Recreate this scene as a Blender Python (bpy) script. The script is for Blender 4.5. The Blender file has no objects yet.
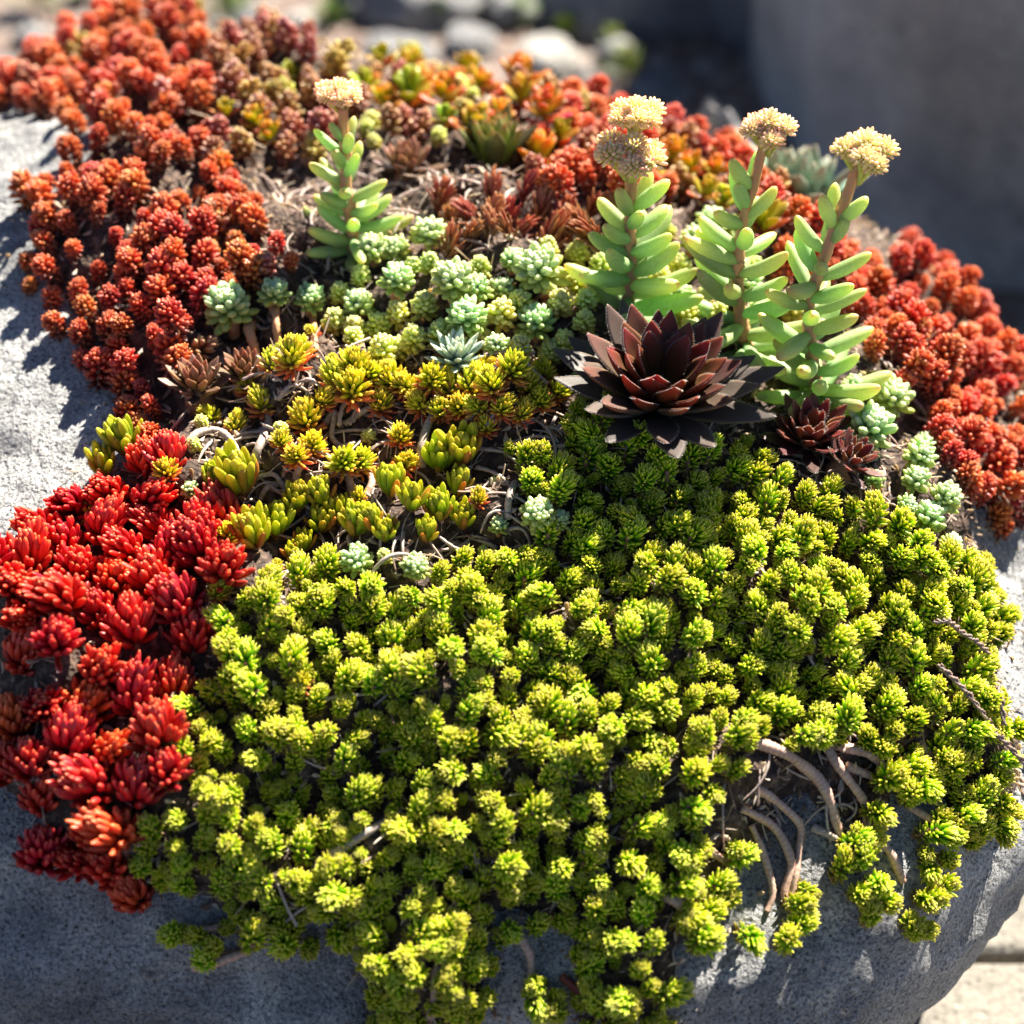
import bpy, math, random
import numpy as np
from mathutils import Vector, Matrix, Quaternion, noise
from mathutils.bvhtree import BVHTree

random.seed(7)
RNG = np.random.default_rng(7)
SC = bpy.context.scene
COL = SC.collection

# ------------------------------------------------------------------ camera, sky, sun, exposure
CAM_LOC = Vector((0.0, -0.63, 0.79))
CAM_AIM = Vector((0.0, 0.0, 0.30))
LENS = 60.0
cam_data = bpy.data.cameras.new("camera")
cam = bpy.data.objects.new("camera", cam_data)
COL.objects.link(cam)
cam.location = CAM_LOC
CAM_Q = (CAM_AIM - CAM_LOC).to_track_quat('-Z', 'Y')
cam.rotation_euler = CAM_Q.to_euler()
cam_data.lens = LENS
cam_data.sensor_width = 36.0
cam_data.clip_start = 0.01
cam_data.clip_end = 400.0
cam_data.dof.use_dof = True
cam_data.dof.focus_distance = 0.745
cam_data.dof.aperture_fstop = 4.5
SC.camera = cam

SUN_AZ, SUN_EL = math.radians(37), math.radians(48)
TO_SUN = Vector((math.sin(SUN_AZ) * math.cos(SUN_EL), math.cos(SUN_AZ) * math.cos(SUN_EL), math.sin(SUN_EL)))
world = bpy.data.worlds.new("World")
SC.world = world
world.use_nodes = True
wn = world.node_tree
bg = wn.nodes.get("Background") or wn.nodes.new("ShaderNodeBackground")
sky = wn.nodes.new("ShaderNodeTexSky")
sky.sky_type = 'NISHITA'
sky.sun_disc = False
sky.sun_elevation = SUN_EL
sky.sun_rotation = SUN_AZ
sky.air_density = 0.5
sky.dust_density = 0.0
sky.altitude = 1500
wn.links.new(sky.outputs[0], bg.inputs[0])
bg.inputs[1].default_value = 0.05
sun_d = bpy.data.lights.new("sun", 'SUN')
sun_d.energy = 5.0
sun_d.angle = math.radians(0.5)
sun_d.color = (1.0, 0.94, 0.84)
sun = bpy.data.objects.new("sun", sun_d)
sun.rotation_euler = TO_SUN.to_track_quat('Z', 'Y').to_euler()
sun.location = (0.5, 0.5, 2)
COL.objects.link(sun)
SC.view_settings.view_transform = 'Standard'
SC.view_settings.look = 'None'
SC.view_settings.gamma = 1.0
SC.view_settings.exposure = 2.1
SC.render.engine = 'CYCLES'
SC.cycles.use_denoising = True
SC.cycles.max_bounces = 8
SC.cycles.diffuse_bounces = 4
SC.cycles.caustics_reflective = False
SC.cycles.caustics_refractive = False
SC.cycles.sample_clamp_indirect = 6.0

# ------------------------------------------------------------------ photo measurements -> places on real surfaces
FPX = LENS / 36.0 * 1024.0
CAM_R = CAM_Q.to_matrix()
CAM_RN = np.array(CAM_R)
CAM_LN = np.array(CAM_LOC)

def project(P):
    P = np.atleast_2d(np.asarray(P, float))
    L = (P - CAM_LN) @ CAM_RN
    d = np.maximum(-L[:, 2], 1e-4)
    return np.stack([512 + L[:, 0] / d * FPX, 512 - L[:, 1] / d * FPX, d], 1)

def ray(px, py):
    return (CAM_R @ Vector(((px - 512) / FPX, (512 - py) / FPX, -1.0))).normalized()

def at_y(px, py, y):
    r = ray(px, py)
    return CAM_LOC + r * ((y - CAM_LOC.y) / r.y)

def at_z(px, py, z):
    r = ray(px, py)
    return CAM_LOC + r * ((z - CAM_LOC.z) / r.z)

def poly_sd(P, poly):
    """signed distance (positive inside) of points P (N,2) to a polygon"""
    P = np.asarray(P, float)
    poly = np.asarray(poly, float)
    A, B = poly, np.roll(poly, -1, 0)
    dmin = np.full(len(P), 1e9)
    inside = np.zeros(len(P), bool)
    for a, b in zip(A, B):
        ab = b - a
        t = np.clip(((P - a) @ ab) / max(ab @ ab, 1e-9), 0, 1)
        q = a + t[:, None] * ab
        dmin = np.minimum(dmin, np.hypot(*(P - q).T))
        c = (a[1] > P[:, 1]) != (b[1] > P[:, 1])
        with np.errstate(divide='ignore', invalid='ignore'):
            xi = (b[0] - a[0]) * (P[:, 1] - a[1]) / (b[1] - a[1]) + a[0]
        inside ^= c & (P[:, 0] < xi)
    return np.where(inside, dmin, -dmin)

# ------------------------------------------------------------------ objects and names
def tag(o, label=None, cat=None, group=None, kind=None):
    if label: o['label'] = label
    if cat: o['category'] = cat
    if group: o['group'] = group
    if kind: o['kind'] = kind
    return o

def empty(name, loc, label, cat, group=None, quat=None, scale=None):
    o = bpy.data.objects.new(name, None)
    o.empty_display_size = 0.005
    COL.objects.link(o)
    o.location = loc
    if quat is not None:
        o.rotation_mode = 'QUATERNION'
        o.rotation_quaternion = quat
    if scale is not None:
        o.scale = (scale,) * 3
    return tag(o, label, cat, group)

def put(name, mesh, parent=None):
    o = bpy.data.objects.new(name, mesh)
    COL.objects.link(o)
    if parent: o.parent = parent
    return o

class MB:
    """collects quads with a per-vertex colour attribute 'leaf' = (along, age, random)"""
    def __init__(self):
        self.v, self.f, self.d, self.m, self.n = [], [], [], [], 0
    def add(self, v, f, d, m=0):
        self.v.append(np.asarray(v, np.float32)); self.f.append(np.asarray(f, np.int32) + self.n)
        self.d.append(np.asarray(d, np.float32)); self.m.append(np.full(len(f), m, np.int32))
        self.n += len(v)
    def arrays(self):
        return np.concatenate(self.v), np.concatenate(self.f), np.concatenate(self.d), np.concatenate(self.m)
    def mesh(self, name, mats, smooth=True):
        return mesh_from(name, *self.arrays(), mats, smooth)

def mesh_from(name, V, F, D, M, mats, smooth=True):
    me = bpy.data.meshes.new(name)
    me.vertices.add(len(V)); me.vertices.foreach_set('co', np.ascontiguousarray(V, np.float32).ravel())
    k = F.shape[1]
    me.loops.add(F.size); me.loops.foreach_set('vertex_index', np.ascontiguousarray(F, np.int32).ravel())
    me.polygons.add(len(F))
    me.polygons.foreach_set('loop_start', np.arange(0, F.size, k, dtype=np.int32))
    me.polygons.foreach_set('loop_total', np.full(len(F), k, np.int32))
    if M is not None: me.polygons.foreach_set('material_index', np.ascontiguousarray(M, np.int32))
    me.polygons.foreach_set('use_smooth', np.full(len(F), smooth, bool))
    me.update(calc_edges=True)
    if D is not None:
        at = me.attributes.new('leaf', 'FLOAT_VECTOR', 'POINT')
        at.data.foreach_set('vector', np.ascontiguousarray(D, np.float32).ravel())
    for m in (mats if isinstance(mats, (list, tuple)) else [mats]): me.materials.append(m)
    return me

_QC = {}
def ring_quads(nr, nc):
    if (nr, nc) not in _QC:
        f = []
        for i in range(nr - 1):
            for j in range(nc):
                f.append((i * nc + j, i * nc + (j + 1) % nc, (i + 1) * nc + (j + 1) % nc, (i + 1) * nc + j))
        for base, flip in ((0, True), ((nr - 1) * nc, False)):
            for k in range(nc // 2 - 1):
                q = (base + k, base + k + 1, base + nc - 2 - k, base + nc - 1 - k)
                f.append(q[::-1] if flip else q)
        _QC[(nr, nc)] = np.array(f, np.int32)
    return _QC[(nr, nc)]

# leaf outlines: (along, half width, half thickness) as shares
PROF = {
    'needle': np.array([(0, .55, .5), (.25, .9, .9), (.55, 1, 1), (.8, .78, .8), (.94, .42, .45), (1, .06, .06)]),
    'finger': np.array([(0, .45, .45), (.15, .72, .75), (.4, .95, 1), (.68, 1, 1), (.86, .76, .75), (.96, .4, .4), (1, .06, .06)]),
    'bead':   np.array([(0, .5, .5), (.2, .85, .85), (.5, 1, 1), (.78, .9, .9), (.94, .5, .5), (1, .08, .08)]),
    'spoon': np.array([(0, .5, .8), (.1, .57, .95), (.2, .66, 1), (.3, .79, 1), (.4, .91, .97), (.5, .985, .92), (.58, 1, .86), (.66, .95, .8), (.74, .83, .72), (.81, .67, .62), (.87, .49, .5), (.92, .32, .38), (.965, .16, .22), (1, .02, .04)]),
    'paddle': np.array([(0, .2, .9), (.2, .4, 1), (.45, .8, .9), (.68, 1, .8), (.85, .86, .7), (.96, .45, .5), (1, .06, .1)]),
    'sausage': np.array([(0, .38, .42), (.06, .55, .6), (.18, .78, .84), (.35, .96, 1), (.5, 1, 1), (.66, .96, .95), (.8, .85, .82), (.9, .66, .64), (.965, .38, .38), (1, .08, .08)]),
}

def leaf_geo(prof, L, W, T, elev, curve, nc=6, cup=0.0):
    """one leaf growing from the origin in the x-z plane; returns verts and 'along' values"""
    p = PROF[prof]
    t = p[:, 0]; n = len(t)
    th = elev + curve * (t - 0.35)
    x = np.zeros(n); z = np.zeros(n)
    for i in range(1, n):
        a = .5 * (th[i] + th[i - 1]); ds = (t[i] - t[i - 1]) * L
        x[i] = x[i - 1] + math.cos(a) * ds; z[i] = z[i - 1] + math.sin(a) * ds
    ph = (np.arange(nc) + .5) / nc * 2 * math.pi
    cw, sw = np.cos(ph), np.sin(ph)
    y = p[:, 1:2] * W * .5 * cw[None]
    h = p[:, 2:3] * T * .5 * sw[None] + cup * W * (p[:, 1:2] * cw[None]) ** 2
    V = np.stack([x[:, None] - np.sin(th)[:, None] * h, y, z[:, None] + np.cos(th)[:, None] * h], -1)
    return V.reshape(-1, 3), np.repeat(t, nc)

def rotz(V, a):
    c, s = math.cos(a), math.sin(a)
    return V @ np.array([[c, s, 0], [-s, c, 0], [0, 0, 1]])

GOLD = math.radians(137.508)

def rosette(rng, n, prof, L, W, T, zlo, zhi, e_in, e_out, curve=.3, r0=.0006, inner=.55, f_pow=1.0, e_pow=1.0, nc=6, jit=.12, outer=1.0, cup=0.0, bend=0.0):
    """a leafy head: leaves spiral down a short column from its tip (age 0) to its base (age 1)"""
    mb = MB()
    a0 = rng.uniform(0, 6.28)
    for i in range(n):
        f = i / (n - 1)
        z = zhi - (zhi - zlo) * f ** f_pow
        e = math.radians(e_in + (e_out - e_in) * f ** e_pow) + rng.normal(0, jit)
        grow = inner + (1 - inner) * min(1, f * 2.2)
        if outer < 1: grow *= 1 - (1 - outer) * max(0, (f - .5) * 2)
        l = L * grow * rng.uniform(.85, 1.12); w = W * (.7 + .3 * grow) * rng.uniform(.9, 1.1)
        V, t = leaf_geo(prof, l, w, T * w / W, e, curve * rng.uniform(.6, 1.4), nc, cup)
        V[:, 0] += r0 * (0.25 + .75 * min(1, f * 3))
        V = rotz(V, a0 + i * GOLD + rng.normal(0, .12))
        V[:, 2] += z
        D = np.stack([t, np.full(len(t), f), np.full(len(t), rng.random())], 1)
        mb.add(V, ring_quads(len(PROF[prof]), nc), D)
    V, F, D, M = mb.arrays()
    if bend:
        V = V.copy(); V[:, 0] += bend * (V[:, 2] / max(zhi, 1e-4)) ** 2
    return V, F, D, M

def tube(pts, rad, nc=8, rings=0.0, pitch=.002, rng=None, along0=0):
    """a tapered tube along pts; rings = depth of the old leaf-scar rings"""
    pts = [Vector(p) for p in pts]
    # resample with Catmull-Rom
    out, rr = [], []
    n = len(pts)
    for i in range(n - 1):
        p0, p1, p2, p3 = pts[max(i - 1, 0)], pts[i], pts[i + 1], pts[min(i + 2, n - 1)]
        seg = max(2, int((p2 - p1).length / (pitch * .5)))
        seg = min(seg, 40)
        for k in range(seg):
            t = k / seg
            out.append(.5 * ((2 * p1) + (p2 - p0) * t + (2 * p0 - 5 * p1 + 4 * p2 - p3) * t * t + (3 * p1 - p0 - 3 * p2 + p3) * t ** 3))
            rr.append(rad[i] + (rad[i + 1] - rad[i]) * t)
    out.append(pts[-1]); rr.append(rad[-1])
    V = []; D = []
    up = Vector((0, 0, 1))
    ns = random.uniform(0, 100)
    for i, p in enumerate(out):
        d = (out[min(i + 1, len(out) - 1)] - out[max(i - 1, 0)]).normalized()
        s = d.cross(up)
        if s.length < .05: s = d.cross(Vector((0, 1, 0)))
        s.normalize(); u = s.cross(d)
        r = rr[i] * (1 + (rings if i % 2 else -rings) * (rng.uniform(.4, 1.3) if rng is not None else 1))
        if rings: r *= 1 + .30 * noise.noise((p.x * 130 + ns, p.y * 130, p.z * 130)); p = p + Vector(noise.noise_vector((p.x * 60 + ns, p.y * 60, p.z * 60))) * rr[i] * .45
        for j in range(nc):
            a = j / nc * 2 * math.pi
            V.append(p + (s * math.cos(a) + u * math.sin(a)) * r)
            D.append((i / max(1, len(out) - 1), i % 2, (i * 37 % 11) / 11))
    return np.array([tuple(v) for v in V]), ring_quads(len(out), nc), np.array(D), np.zeros(len(ring_quads(len(out), nc)), np.int32)

# ------------------------------------------------------------------ materials
def nodes_of(name):
    m = bpy.data.materials.new(name)
    m.use_nodes = True
    nt = m.node_tree
    return m, nt, nt.nodes['Principled BSDF'], nt.nodes['Material Output']

def N(nt, kind, **kw):
    n = nt.nodes.new(kind)
    for k, v in kw.items():
        if k.startswith('i_'): n.inputs[int(k[2:])].default_value = v
        else: setattr(n, k, v)
    return n

def ramp(nt, src, stops):
    r = nt.nodes.new('ShaderNodeValToRGB')
    els = r.color_ramp.elements
    els[0].position, els[0].color = stops[0][0], (*stops[0][1], 1)
    els[1].position, els[1].color = stops[-1][0], (*stops[-1][1], 1)
    for p, c in stops[1:-1]:
        e = els.new(p); e.color = (*c, 1)
    nt.links.new(src, r.inputs[0])
    return r.outputs[0]

def mix(nt, a, b, fac, mode='MIX'):
    m = nt.nodes.new('ShaderNodeMix'); m.data_type = 'RGBA'; m.blend_type = mode
    for sock, v in ((m.inputs[6], a), (m.inputs[7], b), (m.inputs[0], fac)):
        if isinstance(v, (int, float)): sock.default_value = v
        elif isinstance(v, tuple): sock.default_value = (*v, 1)
        else: nt.links.new(v, sock)
    return m.outputs[2]

def math_n(nt, op, a, b=None, c=None, clamp=False):
    m = nt.nodes.new('ShaderNodeMath'); m.operation = op; m.use_clamp = clamp
    for s, v in zip(m.inputs, (a, b, c)):
        if v is None: continue
        if isinstance(v, (int, float)): s.default_value = v
        else: nt.links.new(v, s)
    return m.outputs[0]

def leaf_mat(name, along, old, old_at=(.6, 1.0), hue=.03, val=.25, rough=.42, trans=.3, bloom=0.0, alt=None, spec=.5, coat=0.0, sss=.55):
    """plant tissue: 'along' = colour stops from leaf base to tip, 'old' = colour of the oldest leaves,
    alt = a second colour that some plants of the kind lean towards"""
    m, nt, bs, out = nodes_of(name)
    at = N(nt, 'ShaderNodeAttribute', attribute_name='leaf')
    sep = N(nt, 'ShaderNodeSeparateXYZ'); nt.links.new(at.outputs['Vector'], sep.inputs[0])
    t, k, r = sep.outputs
    oi = N(nt, 'ShaderNodeObjectInfo')
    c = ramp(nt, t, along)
    if alt is not None:
        f = math_n(nt, 'MULTIPLY', math_n(nt, 'POWER', oi.outputs['Random'], alt[2] if len(alt) > 2 else 1.6), alt[1])
        c = mix(nt, c, alt[0], f)
    if old is not None:
        mr = N(nt, 'ShaderNodeMapRange'); mr.interpolation_type = 'SMOOTHSTEP'
        nt.links.new(k, mr.inputs[0]); mr.inputs[1].default_value, mr.inputs[2].default_value = old_at
        c = mix(nt, c, old, mr.outputs[0])
    hs = N(nt, 'ShaderNodeHueSaturation')
    nt.links.new(c, hs.inputs['Color'])
    # hue: per plant and a little per leaf
    wn2 = N(nt, 'ShaderNodeTexWhiteNoise', noise_dimensions='1D'); nt.links.new(oi.outputs['Random'], wn2.inputs['W'])
    hh = math_n(nt, 'MULTIPLY_ADD', math_n(nt, 'SUBTRACT', wn2.outputs['Value'], .5), hue * 1.6, .5)
    hh = math_n(nt, 'MULTIPLY_ADD', math_n(nt, 'SUBTRACT', r, .5), hue, hh)
    nt.links.new(hh, hs.inputs['Hue'])
    vv = math_n(nt, 'MULTIPLY_ADD', math_n(nt, 'SUBTRACT', r, .5), val, 1.0)
    vv = math_n(nt, 'MULTIPLY_ADD', math_n(nt, 'SUBTRACT', oi.outputs['Random'], .5), val * .8, vv)
    nt.links.new(vv, hs.inputs['Value'])
    col = hs.outputs[0]
    # fine mottling of the skin
    tc = N(nt, 'ShaderNodeTexCoord')
    no = N(nt, 'ShaderNodeTexNoise'); no.inputs['Scale'].default_value = 900; no.inputs['Detail'].default_value = 3
    nt.links.new(tc.outputs['Object'], no.inputs['Vector'])
    mo = math_n(nt, 'MULTIPLY_ADD', no.outputs[0], .5, .75)
    col = mix(nt, col, (0, 0, 0), math_n(nt, 'SUBTRACT', 1.0, mo, clamp=True))
    if bloom:
        col = mix(nt, col, (.68, .76, .62), math_n(nt, 'MULTIPLY', no.outputs[0], bloom))
    nt.links.new(col, bs.inputs['Base Color'])
    bs.inputs['Roughness'].default_value = rough
    bs.inputs['Specular IOR Level'].default_value = spec
    if coat:
        bs.inputs['Coat Weight'].default_value = coat; bs.inputs['Coat Roughness'].default_value = .25
    bs.inputs['Subsurface Weight'].default_value = sss
    bs.inputs['Subsurface Scale'].default_value = .0022
    bs.inputs['Subsurface Radius'].default_value = (1.0, .8, .45)
    bp = N(nt, 'ShaderNodeBump'); bp.inputs['Strength'].default_value = .25; bp.inputs['Distance'].default_value = .0003
    nt.links.new(no.outputs[0], bp.inputs['Height']); nt.links.new(bp.outputs[0], bs.inputs['Normal'])
    if trans:
        tr = N(nt, 'ShaderNodeBsdfTranslucent')
        hs2 = N(nt, 'ShaderNodeHueSaturation'); hs2.inputs['Saturation'].default_value = 1.15; hs2.inputs['Value'].default_value = 1.6
        nt.links.new(col, hs2.inputs['Color']); nt.links.new(hs2.outputs[0], tr.inputs[0])
        ms = N(nt, 'ShaderNodeMixShader'); ms.inputs[0].default_value = trans
        nt.links.new(bs.outputs[0], ms.inputs[1]); nt.links.new(tr.outputs[0], ms.inputs[2])
        nt.links.new(ms.outputs[0], out.inputs[0])
    return m

def stem_mat(name, c1, c2, rough=.6):
    m, nt, bs, out = nodes_of(name)
    tc = N(nt, 'ShaderNodeTexCoord')
    at = N(nt, 'ShaderNodeAttribute', attribute_name='leaf')
    sep = N(nt, 'ShaderNodeSeparateXYZ'); nt.links.new(at.outputs['Vector'], sep.inputs[0])
    no = N(nt, 'ShaderNodeTexNoise'); no.inputs['Scale'].default_value = 350; no.inputs['Detail'].default_value = 4
    nt.links.new(tc.outputs['Object'], no.inputs['Vector'])
    c = mix(nt, c1, c2, math_n(nt, 'MULTIPLY_ADD', sep.outputs[1], .35, math_n(nt, 'SUBTRACT', no.outputs[0], .15), clamp=True))
    nt.links.new(c, bs.inputs['Base Color']); bs.inputs['Roughness'].default_value = rough
    bs.inputs['Subsurface Weight'].default_value = .35; bs.inputs['Subsurface Scale'].default_value = .0015
    bp = N(nt, 'ShaderNodeBump'); bp.inputs['Strength'].default_value = .5; bp.inputs['Distance'].default_value = .0006
    nt.links.new(no.outputs[0], bp.inputs['Height']); nt.links.new(bp.outputs[0], bs.inputs['Normal'])
    return m

def rock_mat(name, dark, light, scale=1.0, tint=None, bump=1.0, speck=1.0, lichen=0.0, seam=0.0):
    m, nt, bs, out = nodes_of(name)
    tc = N(nt, 'ShaderNodeTexCoord')
    P = tc.outputs['Object']
    def noi(s, d=6, r=.6, dist=0):
        n = N(nt, 'ShaderNodeTexNoise'); n.inputs['Scale'].default_value = s * scale; n.inputs['Detail'].default_value = d
        n.inputs['Roughness'].default_value = r; n.inputs['Distortion'].default_value = dist
        nt.links.new(P, n.inputs['Vector']); return n.outputs[0]
    big, mid, fine = noi(6, 6, .6, .6), noi(45, 8, .7), noi(650, 3, .7)
    c = ramp(nt, math_n(nt, 'MULTIPLY_ADD', mid, .45, math_n(nt, 'MULTIPLY', big, .55)), [(.34, dark), (.5, tuple((a + b) / 2 for a, b in zip(dark, light))), (.66, light)])
    if tint: c = mix(nt, c, tint, math_n(nt, 'MULTIPLY', math_n(nt, 'SUBTRACT', noi(3.5, 4), .45, clamp=True), 2.2, clamp=True))
    if lichen:
        c = mix(nt, c, (.60, .58, .49), math_n(nt, 'MULTIPLY', math_n(nt, 'MULTIPLY', math_n(nt, 'SUBTRACT', noi(22, 8, .75), .56, clamp=True), 9.0, clamp=True), lichen))
        c = mix(nt, c, (.04, .04, .042), math_n(nt, 'MULTIPLY', math_n(nt, 'MULTIPLY', math_n(nt, 'SUBTRACT', noi(30, 8, .8, .4), .58, clamp=True), 9.0, clamp=True), lichen))
    if seam:
        sv = math_n(nt, 'ABSOLUTE', math_n(nt, 'SUBTRACT', noi(4.2, 3, .5, 1.6), .5))
        crack = math_n(nt, 'MULTIPLY', math_n(nt, 'ABSOLUTE', math_n(nt, 'SUBTRACT', noi(7.5, 5, .6, .8), .52)), 34.0, clamp=True)
        c = mix(nt, c, (.05, .05, .05), math_n(nt, 'MULTIPLY', math_n(nt, 'SUBTRACT', 1.0, crack), .10))
        c = mix(nt, c, (.62, .61, .58), math_n(nt, 'MULTIPLY', math_n(nt, 'SUBTRACT', 1.0, math_n(nt, 'MULTIPLY', sv, 26.0), clamp=True), seam))
    sp = ramp(nt, fine, [(.36, (.28, .28, .3)), (.47, (.9, .9, .9)), (.56, (1, 1, 1)), (.68, (1.6, 1.58, 1.5))])
    c = mix(nt, c, sp, speck, 'MULTIPLY')
    vo = N(nt, 'ShaderNodeTexVoronoi'); vo.inputs['Scale'].default_value = 260 * scale; nt.links.new(P, vo.inputs['Vector'])
    spk = ramp(nt, vo.outputs['Distance'], [(.08, (.12, .12, .12)), (.22, (1, 1, 1))])
    c = mix(nt, c, spk, math_n(nt, 'MULTIPLY', speck, math_n(nt, 'GREATER_THAN', noi(90, 2), .55)), 'MULTIPLY')
    nt.links.new(c, bs.inputs['Base Color'])
    bs.inputs['Roughness'].default_value = .78
    bs.inputs['Specular IOR Level'].default_value = .35
    h = math_n(nt, 'ADD', math_n(nt, 'MULTIPLY', mid, 1.0), math_n(nt, 'MULTIPLY', fine, .22))
    h = math_n(nt, 'ADD', h, math_n(nt, 'MULTIPLY', noi(160, 5, .7), .7))
    h = math_n(nt, 'ADD', h, math_n(nt, 'MULTIPLY', math_n(nt, 'MINIMUM', vo.outputs['Distance'], .35), .8))
    if seam: h = math_n(nt, 'ADD', h, math_n(nt, 'MULTIPLY', crack, .16))
    bp = N(nt, 'ShaderNodeBump'); bp.inputs['Strength'].default_value = .9 * bump; bp.inputs['Distance'].default_value = .006 / scale
    nt.links.new(h, bp.inputs['Height']); nt.links.new(bp.outputs[0], bs.inputs['Normal'])
    return m

M = {}
M['granite'] = rock_mat('grey_granite', (.085, .09, .10), (.53, .52, .50), bump=1.25, lichen=.75, seam=.5)
M['boulder'] = rock_mat('weathered_boulder_stone', (.36, .37, .39), (.88, .85, .80), scale=.7, tint=(.36, .27, .18), lichen=.7, seam=.35, bump=1.6)
M['darkstone'] = rock_mat('dark_boulder_stone', (.10, .11, .13), (.26, .27, .29), scale=.4)
M['palestone'] = rock_mat('pale_pebble_stone', (.32, .30, .27), (.62, .59, .54), scale=.8)
M['midstone'] = rock_mat('grey_pebble_stone', (.16, .16, .165), (.36, .35, .34), scale=.8)
M['stem'] = stem_mat('bark_stem', (.66, .47, .36), (.34, .19, .13))
M['palestem'] = stem_mat('dry_grey_stem', (.52, .44, .38), (.24, .18, .14))
M['pinkstem'] = stem_mat('pinkish_flower_stem', (.66, .25, .14), (.52, .32, .13))
M['redstem'] = stem_mat('red_stem', (.32, .05, .03), (.18, .05, .03))
M['wire'] = stem_mat('dark_wiry_stem', (.30, .22, .17), (.07, .05, .04))

# ------------------------------------------------------------------ the boulder the plants grow on
ROCK_C = np.array((-0.075, 0.085, 0.165))
ROCK_A = np.array((0.345, 0.315, 0.195))
TILT = math.radians(18)
def icosphere(sub):
    import bmesh
    bm = bmesh.new(); bmesh.ops.create_icosphere(bm, subdivisions=sub, radius=1.0)
    V = np.array([v.co[:] for v in bm.verts]); F = np.array([[v.index for v in f.verts] for f in bm.faces]); bm.free()
    return V, F

def fbm(P, scale, octs, seed):
    o = Vector((seed * 13.7, seed * 7.3, seed * 3.1))
    return np.array([noise.fractal(Vector(p) * scale + o, 1.0, 2.0, octs) for p in P])

ico_v, ico_f = icosphere(7)
def rock_shape(D):
    p = 2.5
    r = (np.abs(D[:, 0] / ROCK_A[0]) ** p + np.abs(D[:, 1] / ROCK_A[1]) ** p + np.abs(D[:, 2] / ROCK_A[2]) ** p) ** (-1 / p)
    P = D * r[:, None]
    r2 = r * (1 + .075 * fbm(P, 4.0, 3, 1)) + .009 * fbm(P, 16, 5, 2) + .0024 * fbm(P, 90, 4, 3)
    # camera side recedes below; undercut deepened so the lower face takes less light
    P = D * r2[:, None]
    P[:, 0] *= np.where(P[:, 0] > 0, 1.045 + .09 * np.clip((-P[:, 2] - .01) / .08, 0, 1), 1.26)
    P[:, 0] *= 1 - .10 * np.clip((-P[:, 1] - .02) / .25, 0, 1) * (P[:, 0] > 0)
    P[:, 1] *= 1 + .30 * np.clip((.10 - P[:, 0]) / .28, 0, 1) * (P[:, 1] > 0)
    P[:, 1] += .38 * np.clip(.05 - P[:, 2], 0, .3) * np.clip(-P[:, 1] / .12, 0, 1)
    c, s = math.cos(TILT), math.sin(TILT)
    P = np.stack([P[:, 0], P[:, 1] * c - P[:, 2] * s, P[:, 1] * s + P[:, 2] * c], 1)
    return P + ROCK_C
rock_v = rock_shape(ico_v)
rock_me = mesh_from('boulder', rock_v - np.array((ROCK_C[0], ROCK_C[1], 0)), ico_f, None, None, M['granite'])
rock = put('boulder', rock_me)
rock.location = (ROCK_C[0], ROCK_C[1], 0)
tag(rock, 'big grey speckled granite boulder carrying the mats of succulents', 'boulder')
#@@REST
# ------------------------------------------------------------------ ground, paving, stones around
def sheet(name, x0, x1, y0, y1, z, mat, nx=1, ny=1):
    gx, gy = np.meshgrid(np.linspace(x0, x1, nx + 1), np.linspace(y0, y1, ny + 1), indexing='ij')
    V = np.stack([gx, gy, np.full_like(gx, z)], -1).reshape(-1, 3)
    F = np.array([(i * (ny + 1) + j, (i + 1) * (ny + 1) + j, (i + 1) * (ny + 1) + j + 1, i * (ny + 1) + j + 1) for i in range(nx) for j in range(ny)])
    return put(name, mesh_from(name, V, F, None, None, mat))

def ground_mat(name, stops, dark):
    m, nt, bs, out = nodes_of(name)
    tc = N(nt, 'ShaderNodeTexCoord'); P = tc.outputs['Object']
    vo = N(nt, 'ShaderNodeTexVoronoi'); vo.inputs['Scale'].default_value = 55; nt.links.new(P, vo.inputs['Vector'])
    no = N(nt, 'ShaderNodeTexNoise'); no.inputs['Scale'].default_value = 7; no.inputs['Detail'].default_value = 6; nt.links.new(P, no.inputs['Vector'])
    sep = N(nt, 'ShaderNodeSeparateColor'); nt.links.new(vo.outputs['Color'], sep.inputs[0])
    c = ramp(nt, sep.outputs[0], stops)
    c = mix(nt, c, dark, math_n(nt, 'MULTIPLY', no.outputs[0], .8))
    nt.links.new(c, bs.inputs['Base Color']); bs.inputs['Roughness'].default_value = .9
    bp = N(nt, 'ShaderNodeBump'); bp.inputs['Distance'].default_value = .01; bp.invert = True
    nt.links.new(vo.outputs['Distance'], bp.inputs['Height']); nt.links.new(bp.outputs[0], bs.inputs['Normal'])
    return m
M['ground'] = ground_mat('dark_earth', [(0, (.05, .035, .025)), (.5, (.09, .065, .045)), (1, (.16, .13, .10))], (.04, .028, .02))  # earth darkened so less light bounces onto the boulder's front
M['path'] = ground_mat('gravel_path', [(0, (.11, .07, .055)), (.45, (.20, .135, .105)), (.8, (.28, .22, .18)), (1, (.42, .38, .34))], (.08, .055, .04))
M['paving'] = rock_mat('beige_paving_stone', (.17, .153, .125), (.28, .255, .21), scale=.5, bump=.6, speck=.6)
tag(sheet('ground', -150, 150, -150, 150, 0, M['ground']), kind='structure')
tag(sheet('path', -3, .95, .42, 4.2, .004, M['path']), kind='structure')

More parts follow.
